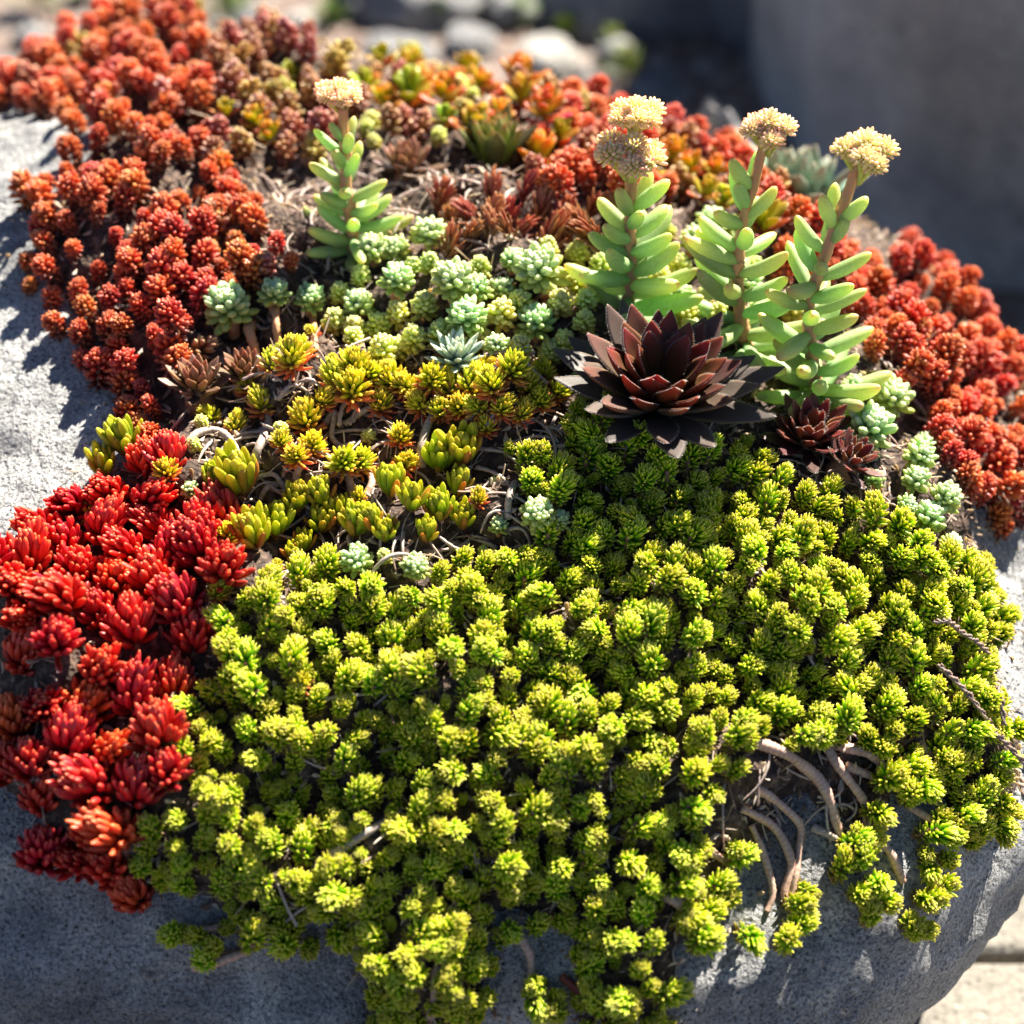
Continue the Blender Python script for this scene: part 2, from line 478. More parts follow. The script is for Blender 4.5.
def box_round(name, x0, x1, y0, y1, z0, z1, mat, b=.006):
    import bmesh
    bm = bmesh.new(); bmesh.ops.create_cube(bm, size=1)
    for v in bm.verts: v.co = Vector(((x0 + x1) / 2 + v.co.x * (x1 - x0), (y0 + y1) / 2 + v.co.y * (y1 - y0), (z0 + z1) / 2 + v.co.z * (z1 - z0)))
    bmesh.ops.bevel(bm, geom=bm.edges[:], offset=b, segments=3, affect='EDGES', profile=.5)
    me = bpy.data.meshes.new(name); bm.to_mesh(me); bm.free(); me.materials.append(mat)
    return put(name, me)
_c = at_z(1000, 955, .02)
for k in range(2):
    ya, yb = (_c.y + .003, _c.y + .34) if k == 0 else (_c.y - .6, _c.y - .003)
    tag(box_round('paving', .12, .95, ya, yb, -.03, .02, M['paving']), kind='structure')

ico5_v, ico5_f = icosphere(5)
ico4_v, ico4_f = icosphere(4)
def stone(name, loc, size, seed, mat, label, cat, group=None, fine=False, p=2.6, rough=.12):
    iv, fv = (ico5_v, ico5_f) if fine else (ico4_v, ico4_f)
    r = (np.abs(iv) ** p).sum(1) ** (-1 / p)
    r = r * (1 + rough * fbm(iv, 1.4, 4, seed) + rough * .25 * fbm(iv, 5, 4, seed + 1))
    V = iv * r[:, None] * np.array(size)
    o = put(name, mesh_from(name, V, fv, None, None, mat))
    o.location = loc; o.rotation_euler = (0, 0, seed * 1.3)
    return tag(o, label, cat, group)

stone('boulder', (0.84, 1.08, .22), (.555, .42, .52), 0.0, M['boulder'], 'huge dark grey boulder in shade filling the upper right behind the flowers', 'boulder', fine=True, p=4.5, rough=.07)
q = at_z(770, 60, 0)
stone('boulder', (q.x + .06, q.y + .10, .05), (.13, .2, .2), 3, M['darkstone'], 'dark rounded stone in deep shade left of the huge boulder', 'boulder', fine=True)
q = at_z(675, 60, 0)
stone('boulder', (q.x, q.y + .15, .0), (.16, .1, .09), 5, M['darkstone'], 'low bluish dark stone in shadow behind the coral red plants', 'boulder', fine=True)
PEB = [(548, 64, 74, 40, 'palestone', 'pale rounded stone lit by sun, behind the tallest flower stalk'),
       (412, 4, 130, 60, 'midstone', 'long grey stone at the top edge of the picture'),
       (352, 8, 50, 50, 'darkstone', 'dark stone left of the long grey stone at the top edge'),
       (505, 8, 80, 40, 'midstone', 'grey stone right of the long grey stone at the top edge'),
       (592, 12, 46, 34, 'palestone', 'small whitish stone at the top edge near the shadow'),
       (470, 44, 60, 30, 'midstone', 'flat grey stone in front of the long grey stone'),
       (400, 50, 70, 26, 'midstone', 'low grey stone behind the orange broad leaved plants'),
       (620, 40, 40, 24, 'midstone', 'small grey stone right of the pale rounded stone'),
       (660, 92, 60, 30, 'darkstone', 'small dark stone in shadow behind the coral red plants'),
       (250, 18, 40, 24, 'midstone', 'small stone on the earth left of the grey stones'),
       (300, 20, 34, 20, 'palestone', 'small pale stone on the earth behind the rosy plants')]
for i, (px, py, w, h, mt, lb) in enumerate(PEB):
    q = at_z(px, py, .01)
    d = (q - CAM_LOC).length
    W, H = w * d / FPX / 2, h * d / FPX / 2
    stone('stone', (q.x, q.y, H * .5), (W, W * .8, H), 30 + i, M[mt], lb, 'stone', p=2.3, rough=.3)
for i, (px, py, y, w, mt, lb) in enumerate([(716, 122, .52, 52, 'palestone', 'upright cream stone between the flower stalks and the huge boulder'), (742, 158, .48, 66, 'midstone', 'low pinkish grey stone in front of the upright cream stone')]):
    q = at_y(px, py, y); W = w * (q - CAM_LOC).length / FPX / 2
    stone('stone', (q.x, q.y, q.z * .5), (W, W, q.z * .5 + W * .8), 50 + i, M[mt], lb, 'stone', p=3.0, rough=.16)
_g = []; _gf = []; _n = 0
_iv, _if = icosphere(2)
for i in range(900):
    x, y = RNG.uniform(-1.2, .8), RNG.uniform(.5, 2.6)
    r = RNG.uniform(.004, .016) * (1.8 if RNG.random() < .12 else 1)
    V = _iv * (1 + .3 * np.sin(_iv @ RNG.normal(0, 2.2, 3) + RNG.uniform(0, 6)))[:, None] * r * np.array((1, RNG.uniform(.6, 1), RNG.uniform(.45, .8)))
    _g.append(rotz(V, RNG.uniform(0, 6)) + np.array((x, y, r * .3))); _gf.append(_if + _n); _n += len(V)
tag(put('gravel', mesh_from('gravel', np.concatenate(_g), np.concatenate(_gf), None, None, M['midstone'])), 'loose grey gravel lying on the earth far behind', 'gravel', kind='stuff')

# ------------------------------------------------------------------ the soil and litter cushion on the boulder
PLANTED = [(-60, 20), (60, -40), (330, -60), (480, 30), (640, 60), (700, 100), (790, 150), (900, 230), (1060, 380), (1060, 560), (985, 520), (985, 560), (1020, 620), (1010, 690),
           (1040, 740), (1020, 820), (960, 835), (905, 790), (880, 850), (850, 835), (800, 810), (770, 850), (725, 905), (690, 950), (675, 1040), (575, 1040), (560, 930), (505, 925), (485, 1045), (355, 1045), (345, 935), (240, 925), (150, 900),
           (60, 860), (-20, 780), (-40, 560), (60, 530), (90, 480), (150, 430), (110, 400), (70, 330), (20, 260), (50, 190), (90, 130), (40, 100), (-40, 95)]
world_rock = rock_v
rf = ico_f
tri = world_rock[rf]
fn = np.cross(tri[:, 1] - tri[:, 0], tri[:, 2] - tri[:, 0])
vn = np.zeros_like(world_rock)
for k in range(3): np.add.at(vn, rf[:, k], fn)
vn /= np.linalg.norm(vn, axis=1, keepdims=True)
pj = project(world_rock)
view = CAM_LN - world_rock; view /= np.linalg.norm(view, axis=1, keepdims=True)
facing = (vn * view).sum(1)
sd = poly_sd(pj[:, :2], PLANTED)
sd[facing < -.45] = -999
sd[(world_rock[:, 2] < .12)] = -999
hmap = np.clip(sd / 55, 0, 1); hmap = hmap * hmap * (3 - 2 * hmap)
bumpy = fbm(world_rock, 28, 3, 9)
rough_n = fbm(world_rock, 140, 3, 10)
MOUND_H = .012
disp = -.0035 + MOUND_H * hmap * (1 + 1.25 * bumpy) + .004 * hmap * rough_n
disp = np.maximum(disp, np.where(sd > 14, .0022 + .0015 * rough_n, -1))
soil_v = world_rock + vn * disp[:, None]
keep = (sd[rf] > -12).any(1)
used = np.unique(rf[keep]); remap = np.full(len(world_rock), -1); remap[used] = np.arange(len(used))
soil_f = remap[rf[keep]]
def soil_mat():
    m, nt, bs, out = nodes_of('dark_leaf_mould')
    tc = N(nt, 'ShaderNodeTexCoord'); P = tc.outputs['Object']
    no = N(nt, 'ShaderNodeTexNoise'); no.inputs['Scale'].default_value = 220; no.inputs['Detail'].default_value = 6; nt.links.new(P, no.inputs['Vector'])
    vo = N(nt, 'ShaderNodeTexVoronoi'); vo.inputs['Scale'].default_value = 420; nt.links.new(P, vo.inputs['Vector'])
    c = ramp(nt, no.outputs[0], [(.3, (.02, .012, .008)), (.5, (.06, .036, .024)), (.7, (.17, .11, .075))])
    nt.links.new(c, bs.inputs['Base Color']); bs.inputs['Roughness'].default_value = .9
    bp = N(nt, 'ShaderNodeBump'); bp.inputs['Distance'].default_value = .002
    nt.links.new(math_n(nt, 'ADD', no.outputs[0], math_n(nt, 'MULTIPLY', vo.outputs['Distance'], .5)), bp.inputs['Height']); nt.links.new(bp.outputs[0], bs.inputs['Normal'])
    return m
M['soil'] = soil_mat()
tag(put('soil', mesh_from('soil', soil_v[used], soil_f, None, None, M['soil'])), 'dark crumbly leaf mould covering the boulder between the plants', 'soil', kind='stuff')

BV = BVHTree.FromPolygons([tuple(v) for v in np.concatenate([world_rock, soil_v[used]])], [tuple(map(int, f)) for f in np.concatenate([rf, soil_f + len(world_rock)])])
BVROCK = BV
def cast(px, py):
    loc, nor, _, _ = BV.ray_cast(CAM_LOC, ray(px, py))
    return loc, nor
def smooth_normal(p):
    """normal of the boulder at p without its small bumps"""
    i = TREE.find(p)[1]
    return Vector(NSM[i])
from mathutils.kdtree import KDTree
_sel = np.arange(0, len(world_rock), 9)
TREE = KDTree(len(_sel)); [TREE.insert(world_rock[i], k) for k, i in enumerate(_sel)]; TREE.balance()
_D = world_rock[_sel] - ROCK_C
_cs, _sn = math.cos(-TILT), math.sin(-TILT)
_E = np.stack([_D[:, 0], _D[:, 1] * _cs - _D[:, 2] * _sn, _D[:, 1] * _sn + _D[:, 2] * _cs], 1)
_G = np.sign(_E) * np.abs(_E / ROCK_A) ** 1.5 / ROCK_A
_cs, _sn = math.cos(TILT), math.sin(TILT)
NSM = np.stack([_G[:, 0], _G[:, 1] * _cs - _G[:, 2] * _sn, _G[:, 1] * _sn + _G[:, 2] * _cs], 1)
NSM /= np.linalg.norm(NSM, axis=1, keepdims=True)

# ------------------------------------------------------------------ the kinds of plants
M['green'] = leaf_mat('lime_needle_leaf', [(0, (.05, .22, .004)), (.42, (.21, .44, .007)), (.78, (.50, .595, .014)), (.94, (.70, .65, .07)), (1, (.88, .79, .36))], (.30, .24, .05), (.72, 1), hue=.016, val=.3, trans=.30)  # leaf pigment gradient, with shaded bases and sunlit pale tips mixed into it
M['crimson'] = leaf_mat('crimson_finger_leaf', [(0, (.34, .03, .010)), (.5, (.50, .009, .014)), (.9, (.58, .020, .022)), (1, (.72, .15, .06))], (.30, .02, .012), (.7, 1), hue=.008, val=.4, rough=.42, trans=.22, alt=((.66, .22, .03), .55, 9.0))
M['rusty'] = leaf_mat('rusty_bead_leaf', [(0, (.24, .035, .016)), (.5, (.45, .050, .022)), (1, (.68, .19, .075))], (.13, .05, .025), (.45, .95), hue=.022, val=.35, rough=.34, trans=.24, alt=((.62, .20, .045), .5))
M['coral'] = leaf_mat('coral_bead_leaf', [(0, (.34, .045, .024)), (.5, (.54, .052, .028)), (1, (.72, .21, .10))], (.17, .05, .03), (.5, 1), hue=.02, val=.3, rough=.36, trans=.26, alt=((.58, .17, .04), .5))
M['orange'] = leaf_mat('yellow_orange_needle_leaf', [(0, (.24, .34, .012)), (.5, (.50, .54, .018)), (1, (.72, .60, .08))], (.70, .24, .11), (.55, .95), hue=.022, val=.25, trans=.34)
M['bud'] = leaf_mat('green_bud_leaf', [(0, (.22, .28, .02)), (.5, (.30, .42, .015)), (1, (.52, .48, .04))], (.52, .26, .05), (.8, 1.0), hue=.02, val=.2, rough=.36, trans=.42)
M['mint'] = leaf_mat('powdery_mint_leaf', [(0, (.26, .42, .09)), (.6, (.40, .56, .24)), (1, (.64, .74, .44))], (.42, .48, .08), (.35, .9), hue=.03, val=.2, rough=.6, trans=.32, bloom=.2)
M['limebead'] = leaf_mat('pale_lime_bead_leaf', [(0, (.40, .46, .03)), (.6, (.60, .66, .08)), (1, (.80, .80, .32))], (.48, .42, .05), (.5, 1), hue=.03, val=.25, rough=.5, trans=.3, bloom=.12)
M['silver'] = leaf_mat('silvery_spear_leaf', [(0, (.30, .44, .32)), (.6, (.42, .55, .45)), (1, (.62, .68, .58))], None, hue=.02, val=.15, rough=.6, trans=.22, bloom=.4)
M['redspike'] = leaf_mat('dark_red_spike_leaf', [(0, (.22, .05, .025)), (.6, (.32, .05, .03)), (1, (.42, .14, .08))], (.26, .12, .07), (.4, 1), hue=.03, val=.35, trans=.22, alt=((.45, .26, .18), .5))
M['rosy'] = leaf_mat('rosy_loose_leaf', [(0, (.28, .10, .06)), (.6, (.42, .12, .08)), (1, (.55, .27, .19))], (.28, .10, .06), (.5, 1), hue=.05, val=.35, rough=.35, trans=.24, alt=((.42, .36, .06), .8))
M['paddle'] = leaf_mat('broad_orange_leaf', [(0, (.34, .40, .02)), (.5, (.52, .44, .02)), (1, (.66, .20, .03))], (.50, .12, .03), (.6, 1), hue=.04, val=.25, trans=.36, alt=((.25, .34, .02), .9))
M['fatleaf'] = leaf_mat('glaucous_fat_leaf', [(0, (.26, .40, .13)), (.5, (.35, .47, .18)), (.86, (.50, .58, .18)), (.96, (.64, .62, .17)), (1, (.66, .42, .16))], None, hue=.035, val=.34, rough=.5, trans=.38, bloom=.26)
M['flower'] = leaf_mat('cream_flower_bud', [(0, (.60, .60, .18)), (.45, (.90, .82, .54)), (.72, (.93, .80, .60)), (1, (.86, .42, .30))], None, hue=.03, val=.25, rough=.55, trans=.32, alt=((.86, .55, .36), .35))
M['houseleek'] = leaf_mat('dark_purple_leaf', [(0, (.15, .14, .028)), (.3, (.13, .085, .024)), (.7, (.115, .045, .018)), (1, (.26, .055, .03))], (.13, .105, .088), (.3, .9), hue=.02, val=.3, rough=.5, trans=.38, spec=.4)  # grey of the outer leaves carries their bloom and a painted soft sheen
M['houseleek_red'] = leaf_mat('red_brown_leaf', [(0, (.10, .08, .02)), (.4, (.15, .05, .022)), (1, (.22, .045, .03))], (.07, .025, .02), (.5, 1), hue=.02, val=.25, rough=.45, trans=.25)
M['greenleek'] = leaf_mat('green_upright_leaf', [(0, (.12, .20, .03)), (.6, (.20, .28, .04)), (.9, (.32, .30, .10)), (1, (.35, .12, .07))], (.10, .10, .04), (.7, 1), hue=.02, val=.2, trans=.3)
M['brownleek'] = leaf_mat('brown_dry_leaf', [(0, (.12, .09, .03)), (.6, (.22, .12, .06)), (1, (.34, .16, .11))], (.16, .09, .06), (.5, 1), hue=.02, val=.3, trans=.2)
M['bluefat'] = leaf_mat('blue_green_fat_leaf', [(0, (.12, .22, .14)), (.6, (.18, .30, .20)), (1, (.34, .30, .22))], None, hue=.02, val=.15, rough=.5, trans=.2, bloom=.25)
M['weed'] = leaf_mat('weed_green_leaf', [(0, (.08, .14, .02)), (1, (.20, .30, .04))], None, trans=.35)
M['hair'] = leaf_mat('white_leaf_hair', [(0, (.5, .45, .4)), (1, (.7, .66, .6))], None, trans=.3)
M['litter'] = leaf_mat('dead_leaf_scrap', [(0, (.42, .30, .22)), (1, (.58, .46, .36))], (.20, .11, .07), (0, 1), hue=.02, val=.7, rough=.75, trans=.1)

def kind_set(n_var, mat, diam, stem_h, stem_r, stem_m, seed, **kw):
    out = []
    for i in range(n_var):
        rng = np.random.default_rng(seed * 100 + i)
        k2 = dict(kw); bend = k2.pop('bend', 0) * rng.uniform(-1, 1)
        k2['n'] = max(5, int(kw['n'] * rng.uniform(.88, 1.12)))
        out.append(rosette(rng, bend=bend, **k2))
    return dict(var=out, mat=mat, diam=diam, h=kw['zhi'], stem=(stem_h, stem_r, stem_m), meshes=None)

KIND = {
    'green': kind_set(14, 'green', .0118, .012, .0012, 'redbrown', 1, n=132, prof='needle', L=.0060, W=.00128, T=.0011, zlo=.002, zhi=.0142, e_in=87, e_out=0, curve=.45, inner=.7, e_pow=.9, f_pow=2.0, r0=.0011, outer=.5, bend=.004, jit=.2),
    'crimson': kind_set(9, 'crimson', .0205, .014, .0016, 'redbrown', 2, n=56, prof='finger', L=.0138, W=.0033, T=.0031, zlo=.003, zhi=.0165, e_in=88, e_out=36, curve=.45, inner=.62, e_pow=.85, r0=.0014, bend=.004, jit=.15),
    'rusty': kind_set(9, 'rusty', .0138, .014, .0011, 'redbrown', 3, n=84, prof='finger', L=.0056, W=.00205, T=.0019, zlo=.001, zhi=.0165, e_in=85, e_out=-20, curve=.25, inner=.75, e_pow=.75, f_pow=1.8, r0=.0016, outer=.55, bend=.004, jit=.17),
    'coral': kind_set(9, 'coral', .0138, .014, .0011, 'redbrown', 4, n=84, prof='finger', L=.0056, W=.00205, T=.0019, zlo=.001, zhi=.0165, e_in=85, e_out=-20, curve=.25, inner=.75, e_pow=.75, f_pow=1.8, r0=.0016, outer=.55, bend=.004, jit=.17),
    'orange': kind_set(7, 'orange', .0145, .014, .0014, 'redbrown', 5, n=84, prof='needle', L=.0084, W=.0018, T=.0014, zlo=.004, zhi=.0150, e_in=87, e_out=12, curve=.35, inner=.65, e_pow=.9, r0=.0012, bend=.003, jit=.16),
    'bud': kind_set(6, 'bud', .0150, .010, .0016, 'redbrown', 6, n=30, prof='finger', L=.0150, W=.0044, T=.0027, zlo=.002, zhi=.0078, e_in=89, e_out=62, curve=.5, inner=.75, r0=.0016, cup=.10),
    'mint': kind_set(6, 'mint', .0170, .014, .0020, 'pinkstem', 7, n=60, prof='finger', L=.0074, W=.0031, T=.0024, zlo=.008, zhi=.0150, e_in=80, e_out=-5, curve=.3, inner=.45, e_pow=1.0, r0=.0012),
    'limebead': kind_set(6, 'limebead', .0140, .010, .0014, 'pinkstem', 8, n=64, prof='bead', L=.0056, W=.0027, T=.0023, zlo=.003, zhi=.0120, e_in=80, e_out=-2, curve=.2, inner=.5, e_pow=.9, r0=.001),
    'silver': kind_set(2, 'silver', .0260, .006, .0025, 'pinkstem', 9, n=46, prof='spoon', L=.0150, W=.0042, T=.0020, zlo=.002, zhi=.0070, e_in=86, e_out=12, curve=.25, inner=.6, cup=.1),
    'redspike': kind_set(6, 'redspike', .0120, .012, .0011, 'redstem', 10, n=26, prof='needle', L=.0130, W=.0022, T=.0017, zlo=.001, zhi=.0140, e_in=85, e_out=55, curve=.15, inner=.6, r0=.0008, bend=.004),
    'rosy': kind_set(6, 'rosy', .0150, .016, .0012, 'redstem', 11, n=34, prof='finger', L=.0072, W=.0036, T=.0026, zlo=.004, zhi=.0180, e_in=75, e_out=10, curve=.2, inner=.6, r0=.0012, bend=.004),
    'paddle': kind_set(6, 'paddle', .0300, .018, .0018, 'redstem', 12, n=16, prof='paddle', L=.0190, W=.0105, T=.0026, zlo=.006, zhi=.0200, e_in=82, e_out=20, curve=.3, inner=.6, r0=.001, cup=.12),
    'weed': kind_set(3, 'weed', .06, .01, .0015, 'redstem', 13, n=26, prof='paddle', L=.035, W=.009, T=.0012, zlo=.004, zhi=.03, e_in=80, e_out=20, curve=-.5, inner=.6, cup=.1),
}
M['redbrown'] = stem_mat('reddish_brown_stem', (.36, .17, .10), (.18, .09, .05))
SPRIG_NAME = {'green': 'lime_stonecrop_tuft', 'crimson': 'crimson_stonecrop_tuft', 'rusty': 'rusty_stonecrop_tuft', 'coral': 'coral_stonecrop_tuft', 'orange': 'yellow_orange_stonecrop_tuft',
              'bud': 'green_budded_succulent', 'mint': 'mint_rosette_plant', 'limebead': 'pale_lime_stonecrop_tuft', 'silver': 'silvery_spear_rosette', 'redspike': 'red_spiky_succulent',
              'rosy': 'rosy_stonecrop_tuft', 'paddle': 'broad_leaved_succulent', 'weed': 'green_weed'}
def kind_meshes(k):
    K = KIND[k]
    if K['meshes'] is None:
        K['meshes'] = [mesh_from('leaf_rosette', *v, M[K['mat']]) for v in K['var']]
        h, r, sm = K['stem']
        K['stem_mesh'] = [mesh_from('stem', *tube([(random.uniform(-.002, .002), 0, -.010), (0, 0, 0), (0, 0, h * .6), (0, 0, h)], [r * 1.15, r, r, r * .7], 6, .12, .0025, RNG), M[sm]) for _ in range(2)]
    return K['meshes'], K['stem_mesh']

SPRIGS = []            # dicts: kind, pos, dir, scale, head px, width px
GRID = {}
CELL = .012
def cellof(p): return tuple(int(math.floor(c / CELL)) for c in p)
def free(p, r):
    c = cellof(p)
    for i in range(-2, 3):
        for j in range(-2, 3):
            for k in range(-2, 3):
                for (q, rq) in GRID.get((c[0] + i, c[1] + j, c[2] + k), ()):
                    m = .5 * (r + rq)
                    if (q[0] - p[0]) ** 2 + (q[1] - p[1]) ** 2 + (q[2] - p[2]) ** 2 < m * m: return False
    return True
def claim(p, r): GRID.setdefault(cellof(p), []).append((tuple(p), r))

def grow_dir(n, up=.65, out=.6, jit=.16):
    d = n * out + Vector((0, 0, 1)) * up + TO_SUN * .12 + Vector(RNG.normal(0, jit, 3))
    return d.normalized()

def add_sprig(kind, pos, d, scale, zone=None, special=None):
    h = pos + d * (KIND[kind]['h'] * scale)
    px = project(h)[0]
    SPRIGS.append(dict(kind=kind, pos=pos.copy(), dir=d, scale=scale, px=px[0], py=px[1], depth=px[2], w=KIND[kind]['diam'] * scale * FPX / px[2], zone=zone, special=special))

def place(kind, px, py, w, special=None, up=.65, out=.6, jit=.10, lift=0.0):
    """a plant whose head is centred on the photo's (px, py), rooted on the cushion below it"""
    K = KIND[kind]
    bx, by = px, py + w * .45
    d = None
    for _ in range(4):
        loc, nor = cast(bx, by)
        if loc is None: return False
        n = smooth_normal(loc)
        if d is None:
            jv = Vector(RNG.normal(0, jit, 3))
        d = (n * out + Vector((0, 0, 1)) * up + jv).normalized()
        dep = project(loc)[0, 2]
        s = w * dep / FPX / K['diam']
        hp = project(loc + d * (K['h'] * .72 * s))[0]
        bx += px - hp[0]; by += py - hp[1]
    add_sprig(kind, loc - n * .001, d, s, special=special)
    claim(loc, K['diam'] * s * .8)
    return True
# ------------------------------------------------------------------ hero plants: their rooting places first, so that nothing else grows through them
def root_at(px, py):
    loc, nor = cast(px, py)
    return loc, smooth_normal(loc)
LEEK_P, LEEK_N = root_at(652, 420)
claim(LEEK_P, .030)
for dx, dy in ((-50, 0), (50, 0), (0, 30), (0, -30), (-35, 22), (35, 22)):
    claim(root_at(655 + dx, 412 + dy)[0], .010)
LEEK2_P, LEEK2_N = root_at(800, 452)
claim(LEEK2_P, .026)
claim(root_at(835, 462)[0], .022)
STALKS = [((628, 330), (631, 175)), ((752, 352), (765, 148)), ((822, 398), (858, 172)), ((346, 243), (338, 108))]
for b, _ in STALKS: claim(root_at(*b)[0], .024)

# ------------------------------------------------------------------ plants whose place can be read one by one
for x, y, w in [(125, 446, 35), (103, 468, 30), (239, 483, 45), (213, 480, 22), (299, 503, 30), (321, 500, 28), (321, 524, 30), (356, 527, 32), (372, 524, 25), (385, 535, 24), (277, 527, 32),
                (253, 538, 36), (390, 488, 30), (412, 503, 28), (441, 462, 36), (461, 453, 38), (439, 512, 28), (426, 535, 24), (463, 521, 26), (458, 488, 26), (303, 546, 22), (338, 515, 26), (293, 556, 20)]:
    place('bud', x, y, w * 1.05, up=.9, out=.35)
for x, y, w in [(212, 415, 26), (233, 424, 24), (264, 402, 30), (306, 418, 38), (296, 452, 30), (312, 444, 30), (340, 458, 36), (360, 459, 32), (281, 439, 22), (400, 434, 26), (404, 461, 26), (353, 386, 40),
                (338, 378, 34), (353, 364, 36), (368, 370, 34), (391, 378, 34), (406, 383, 30), (431, 377, 34), (449, 385, 30), (469, 382, 32), (492, 382, 34), (513, 366, 36), (528, 385, 30), (482, 366, 26),
                (290, 357, 36), (420, 402, 26), (380, 402, 28), (460, 405, 28), (500, 405, 28), (540, 398, 28), (226, 535, 28), (545, 372, 26), (322, 398, 26), (486, 425, 24), (300, 347, 28), (270, 362, 24),
                (480, 405, 26), (520, 412, 26), (440, 408, 26), (556, 388, 26)]:
    place('orange', x, y, w * .95)
for x, y, w in [(228, 307, 54), (274, 293, 34), (310, 298, 34), (373, 248, 36), (396, 249, 32), (429, 233, 38), (396, 279, 38), (454, 281, 50), (359, 304, 36), (477, 287, 32), (502, 289, 30), (513, 259, 28),
                (540, 269, 56), (467, 317, 44), (497, 345, 28), (535, 322, 42), (893, 398, 46), (869, 429, 56), (920, 456, 36), (917, 480, 32), (947, 497, 36), (929, 518, 40), (855, 385, 26), (712, 222, 36),
                (694, 239, 32), (845, 408, 30), (840, 440, 34), (356, 559, 36), (415, 566, 32), (538, 514, 38), (499, 525, 22), (560, 520, 24)]:
    place('mint', x, y, w)
place('mint', 190, 489, 22, special='tiny whitish green rosette among the top crimson tufts')
place('silver', 457, 358, 58, special='silvery blue green spear leaved rosette behind the yellow orange tufts', up=.9, out=.3)
for x, y, w in [(383, 347, 36), (424, 302, 30), (355, 327, 30), (414, 335, 30), (502, 310, 34), (440, 330, 30), (378, 322, 30), (398, 310, 28), (560, 300, 30), (565, 340, 30), (520, 300, 30), (335, 318, 28),
                (480, 335, 28), (550, 350, 28), (430, 260, 24), (480, 265, 26), (660, 275, 30), (680, 262, 28), (578, 250, 28), (340, 290, 24), (600, 262, 26), (520, 345, 28), (455, 340, 26), (400, 345, 26),
                (575, 280, 26), (585, 318, 26), (548, 245, 26), (720, 242, 26), (735, 222, 24)]:
    place('limebead', x, y, w * 1.05)
for x, y, w in [(410, 92, 56), (445, 95, 48), (385, 100, 40), (365, 85, 40), (425, 80, 36), (470, 72, 40), (520, 95, 50), (545, 110, 52), (500, 115, 40), (560, 135, 40), (650, 140, 46), (672, 155, 48),
                (640, 165, 40), (690, 170, 44), (705, 190, 40), (660, 185, 36), (382, 60, 40), (725, 200, 36), (255, 120, 38), (270, 135, 36), (580, 95, 40), (605, 110, 36), (630, 130, 40), (535, 85, 36), (715, 170, 36), (680, 140, 36), (345, 95, 34), (445, 118, 34), (225, 110, 30), (290, 75, 32)]:
    place('paddle', x, y, w * .85, up=.9, out=.25)

# ------------------------------------------------------------------ mats: plants scattered over stretches of the cushion
_area = np.linalg.norm(np.cross(soil_v[used][soil_f[:, 1]] - soil_v[used][soil_f[:, 0]], soil_v[used][soil_f[:, 2]] - soil_v[used][soil_f[:, 0]]), axis=1)
_sv = soil_v[used]
_pick = RNG.choice(len(soil_f), 90000, p=_area / _area.sum())
_b = RNG.random((90000, 2)); _fl = _b.sum(1) > 1; _b[_fl] = 1 - _b[_fl]
CAND = _sv[soil_f[_pick, 0]] + _b[:, :1] * (_sv[soil_f[_pick, 1]] - _sv[soil_f[_pick, 0]]) + _b[:, 1:] * (_sv[soil_f[_pick, 2]] - _sv[soil_f[_pick, 0]])
_vi = used[soil_f[_pick, 0]]
CFACE = facing[_vi]
_nn = np.array([NSM[TREE.find(p)[1]] for p in CAND])
_hd = _nn * .6 + np.array((0, 0, .65)) + np.array(TO_SUN) * .12; _hd /= np.linalg.norm(_hd, axis=1, keepdims=True)
CHEAD = project(CAND + _hd * .012)[:, :2]

def mat(zone, poly, kinds, gap, scale=(.85, 1.15), up=.65, out=.6, jit=.16, thin=None, dens=1.0):
    ins = np.nonzero((poly_sd(CHEAD, poly) > 0) & (CFACE > -.35))[0]
    names = [k for k, _ in kinds]; wts = np.array([w for _, w in kinds]); wts = wts / wts.sum()
    for i in ins:
        p = Vector(CAND[i])
        g = gap * RNG.uniform(.9, 1.12)
        if thin is not None and any(poly_sd(CHEAD[i:i + 1], t)[0] > 0 for t in thin): continue
        if dens < 1 and noise.noise(p * 55) * .5 + .5 > dens + RNG.normal(0, .06): continue
        if not free(p, g): continue
        k = names[RNG.choice(len(names), p=wts)]
        n = Vector(_nn[i])
        claim(p, g)
        add_sprig(k, p - n * .001, grow_dir(n, up, out, jit), RNG.uniform(*scale), zone)

GREEN = [(212, 625), (225, 600), (265, 575), (300, 565), (345, 565), (385, 585), (410, 580), (430, 560), (470, 548), (520, 545), (555, 525), (600, 500), (545, 500), (520, 460), (555, 435), (570, 395), (600, 400), (640, 425),
         (690, 435), (740, 435), (765, 465), (800, 480), (835, 490), (880, 505), (910, 520), (930, 545), (955, 555), (985, 560), (1005, 590), (1010, 630), (990, 655), (985, 690), (1018, 715), (1020, 760),
         (1000, 770), (1015, 810), (985, 838), (955, 830), (935, 790), (900, 770), (880, 750), (840, 738), (790, 735), (752, 738), (735, 760), (750, 790), (745, 830), (745, 870), (715, 845), (690, 860),
         (680, 880), (740, 885), (735, 910), (705, 935), (680, 925), (655, 905), (655, 950), (668, 1035), (580, 1035), (578, 950), (555, 925), (510, 920), (495, 955), (485, 1000), (470, 1040), (365, 1040), (375, 975), (362, 945),
         (320, 940), (290, 950), (250, 950), (215, 935), (235, 905), (200, 890), (150, 885), (133, 860), (145, 830), (190, 800), (185, 760), (180, 730), (205, 690), (225, 650)]
ROOTGAP = [(745, 745), (800, 742), (850, 752), (890, 780), (870, 830), (830, 850), (780, 850), (745, 870), (700, 850), (720, 800)]
for pts in ([(722, 830), (733, 848), (712, 852)], ):
    pass
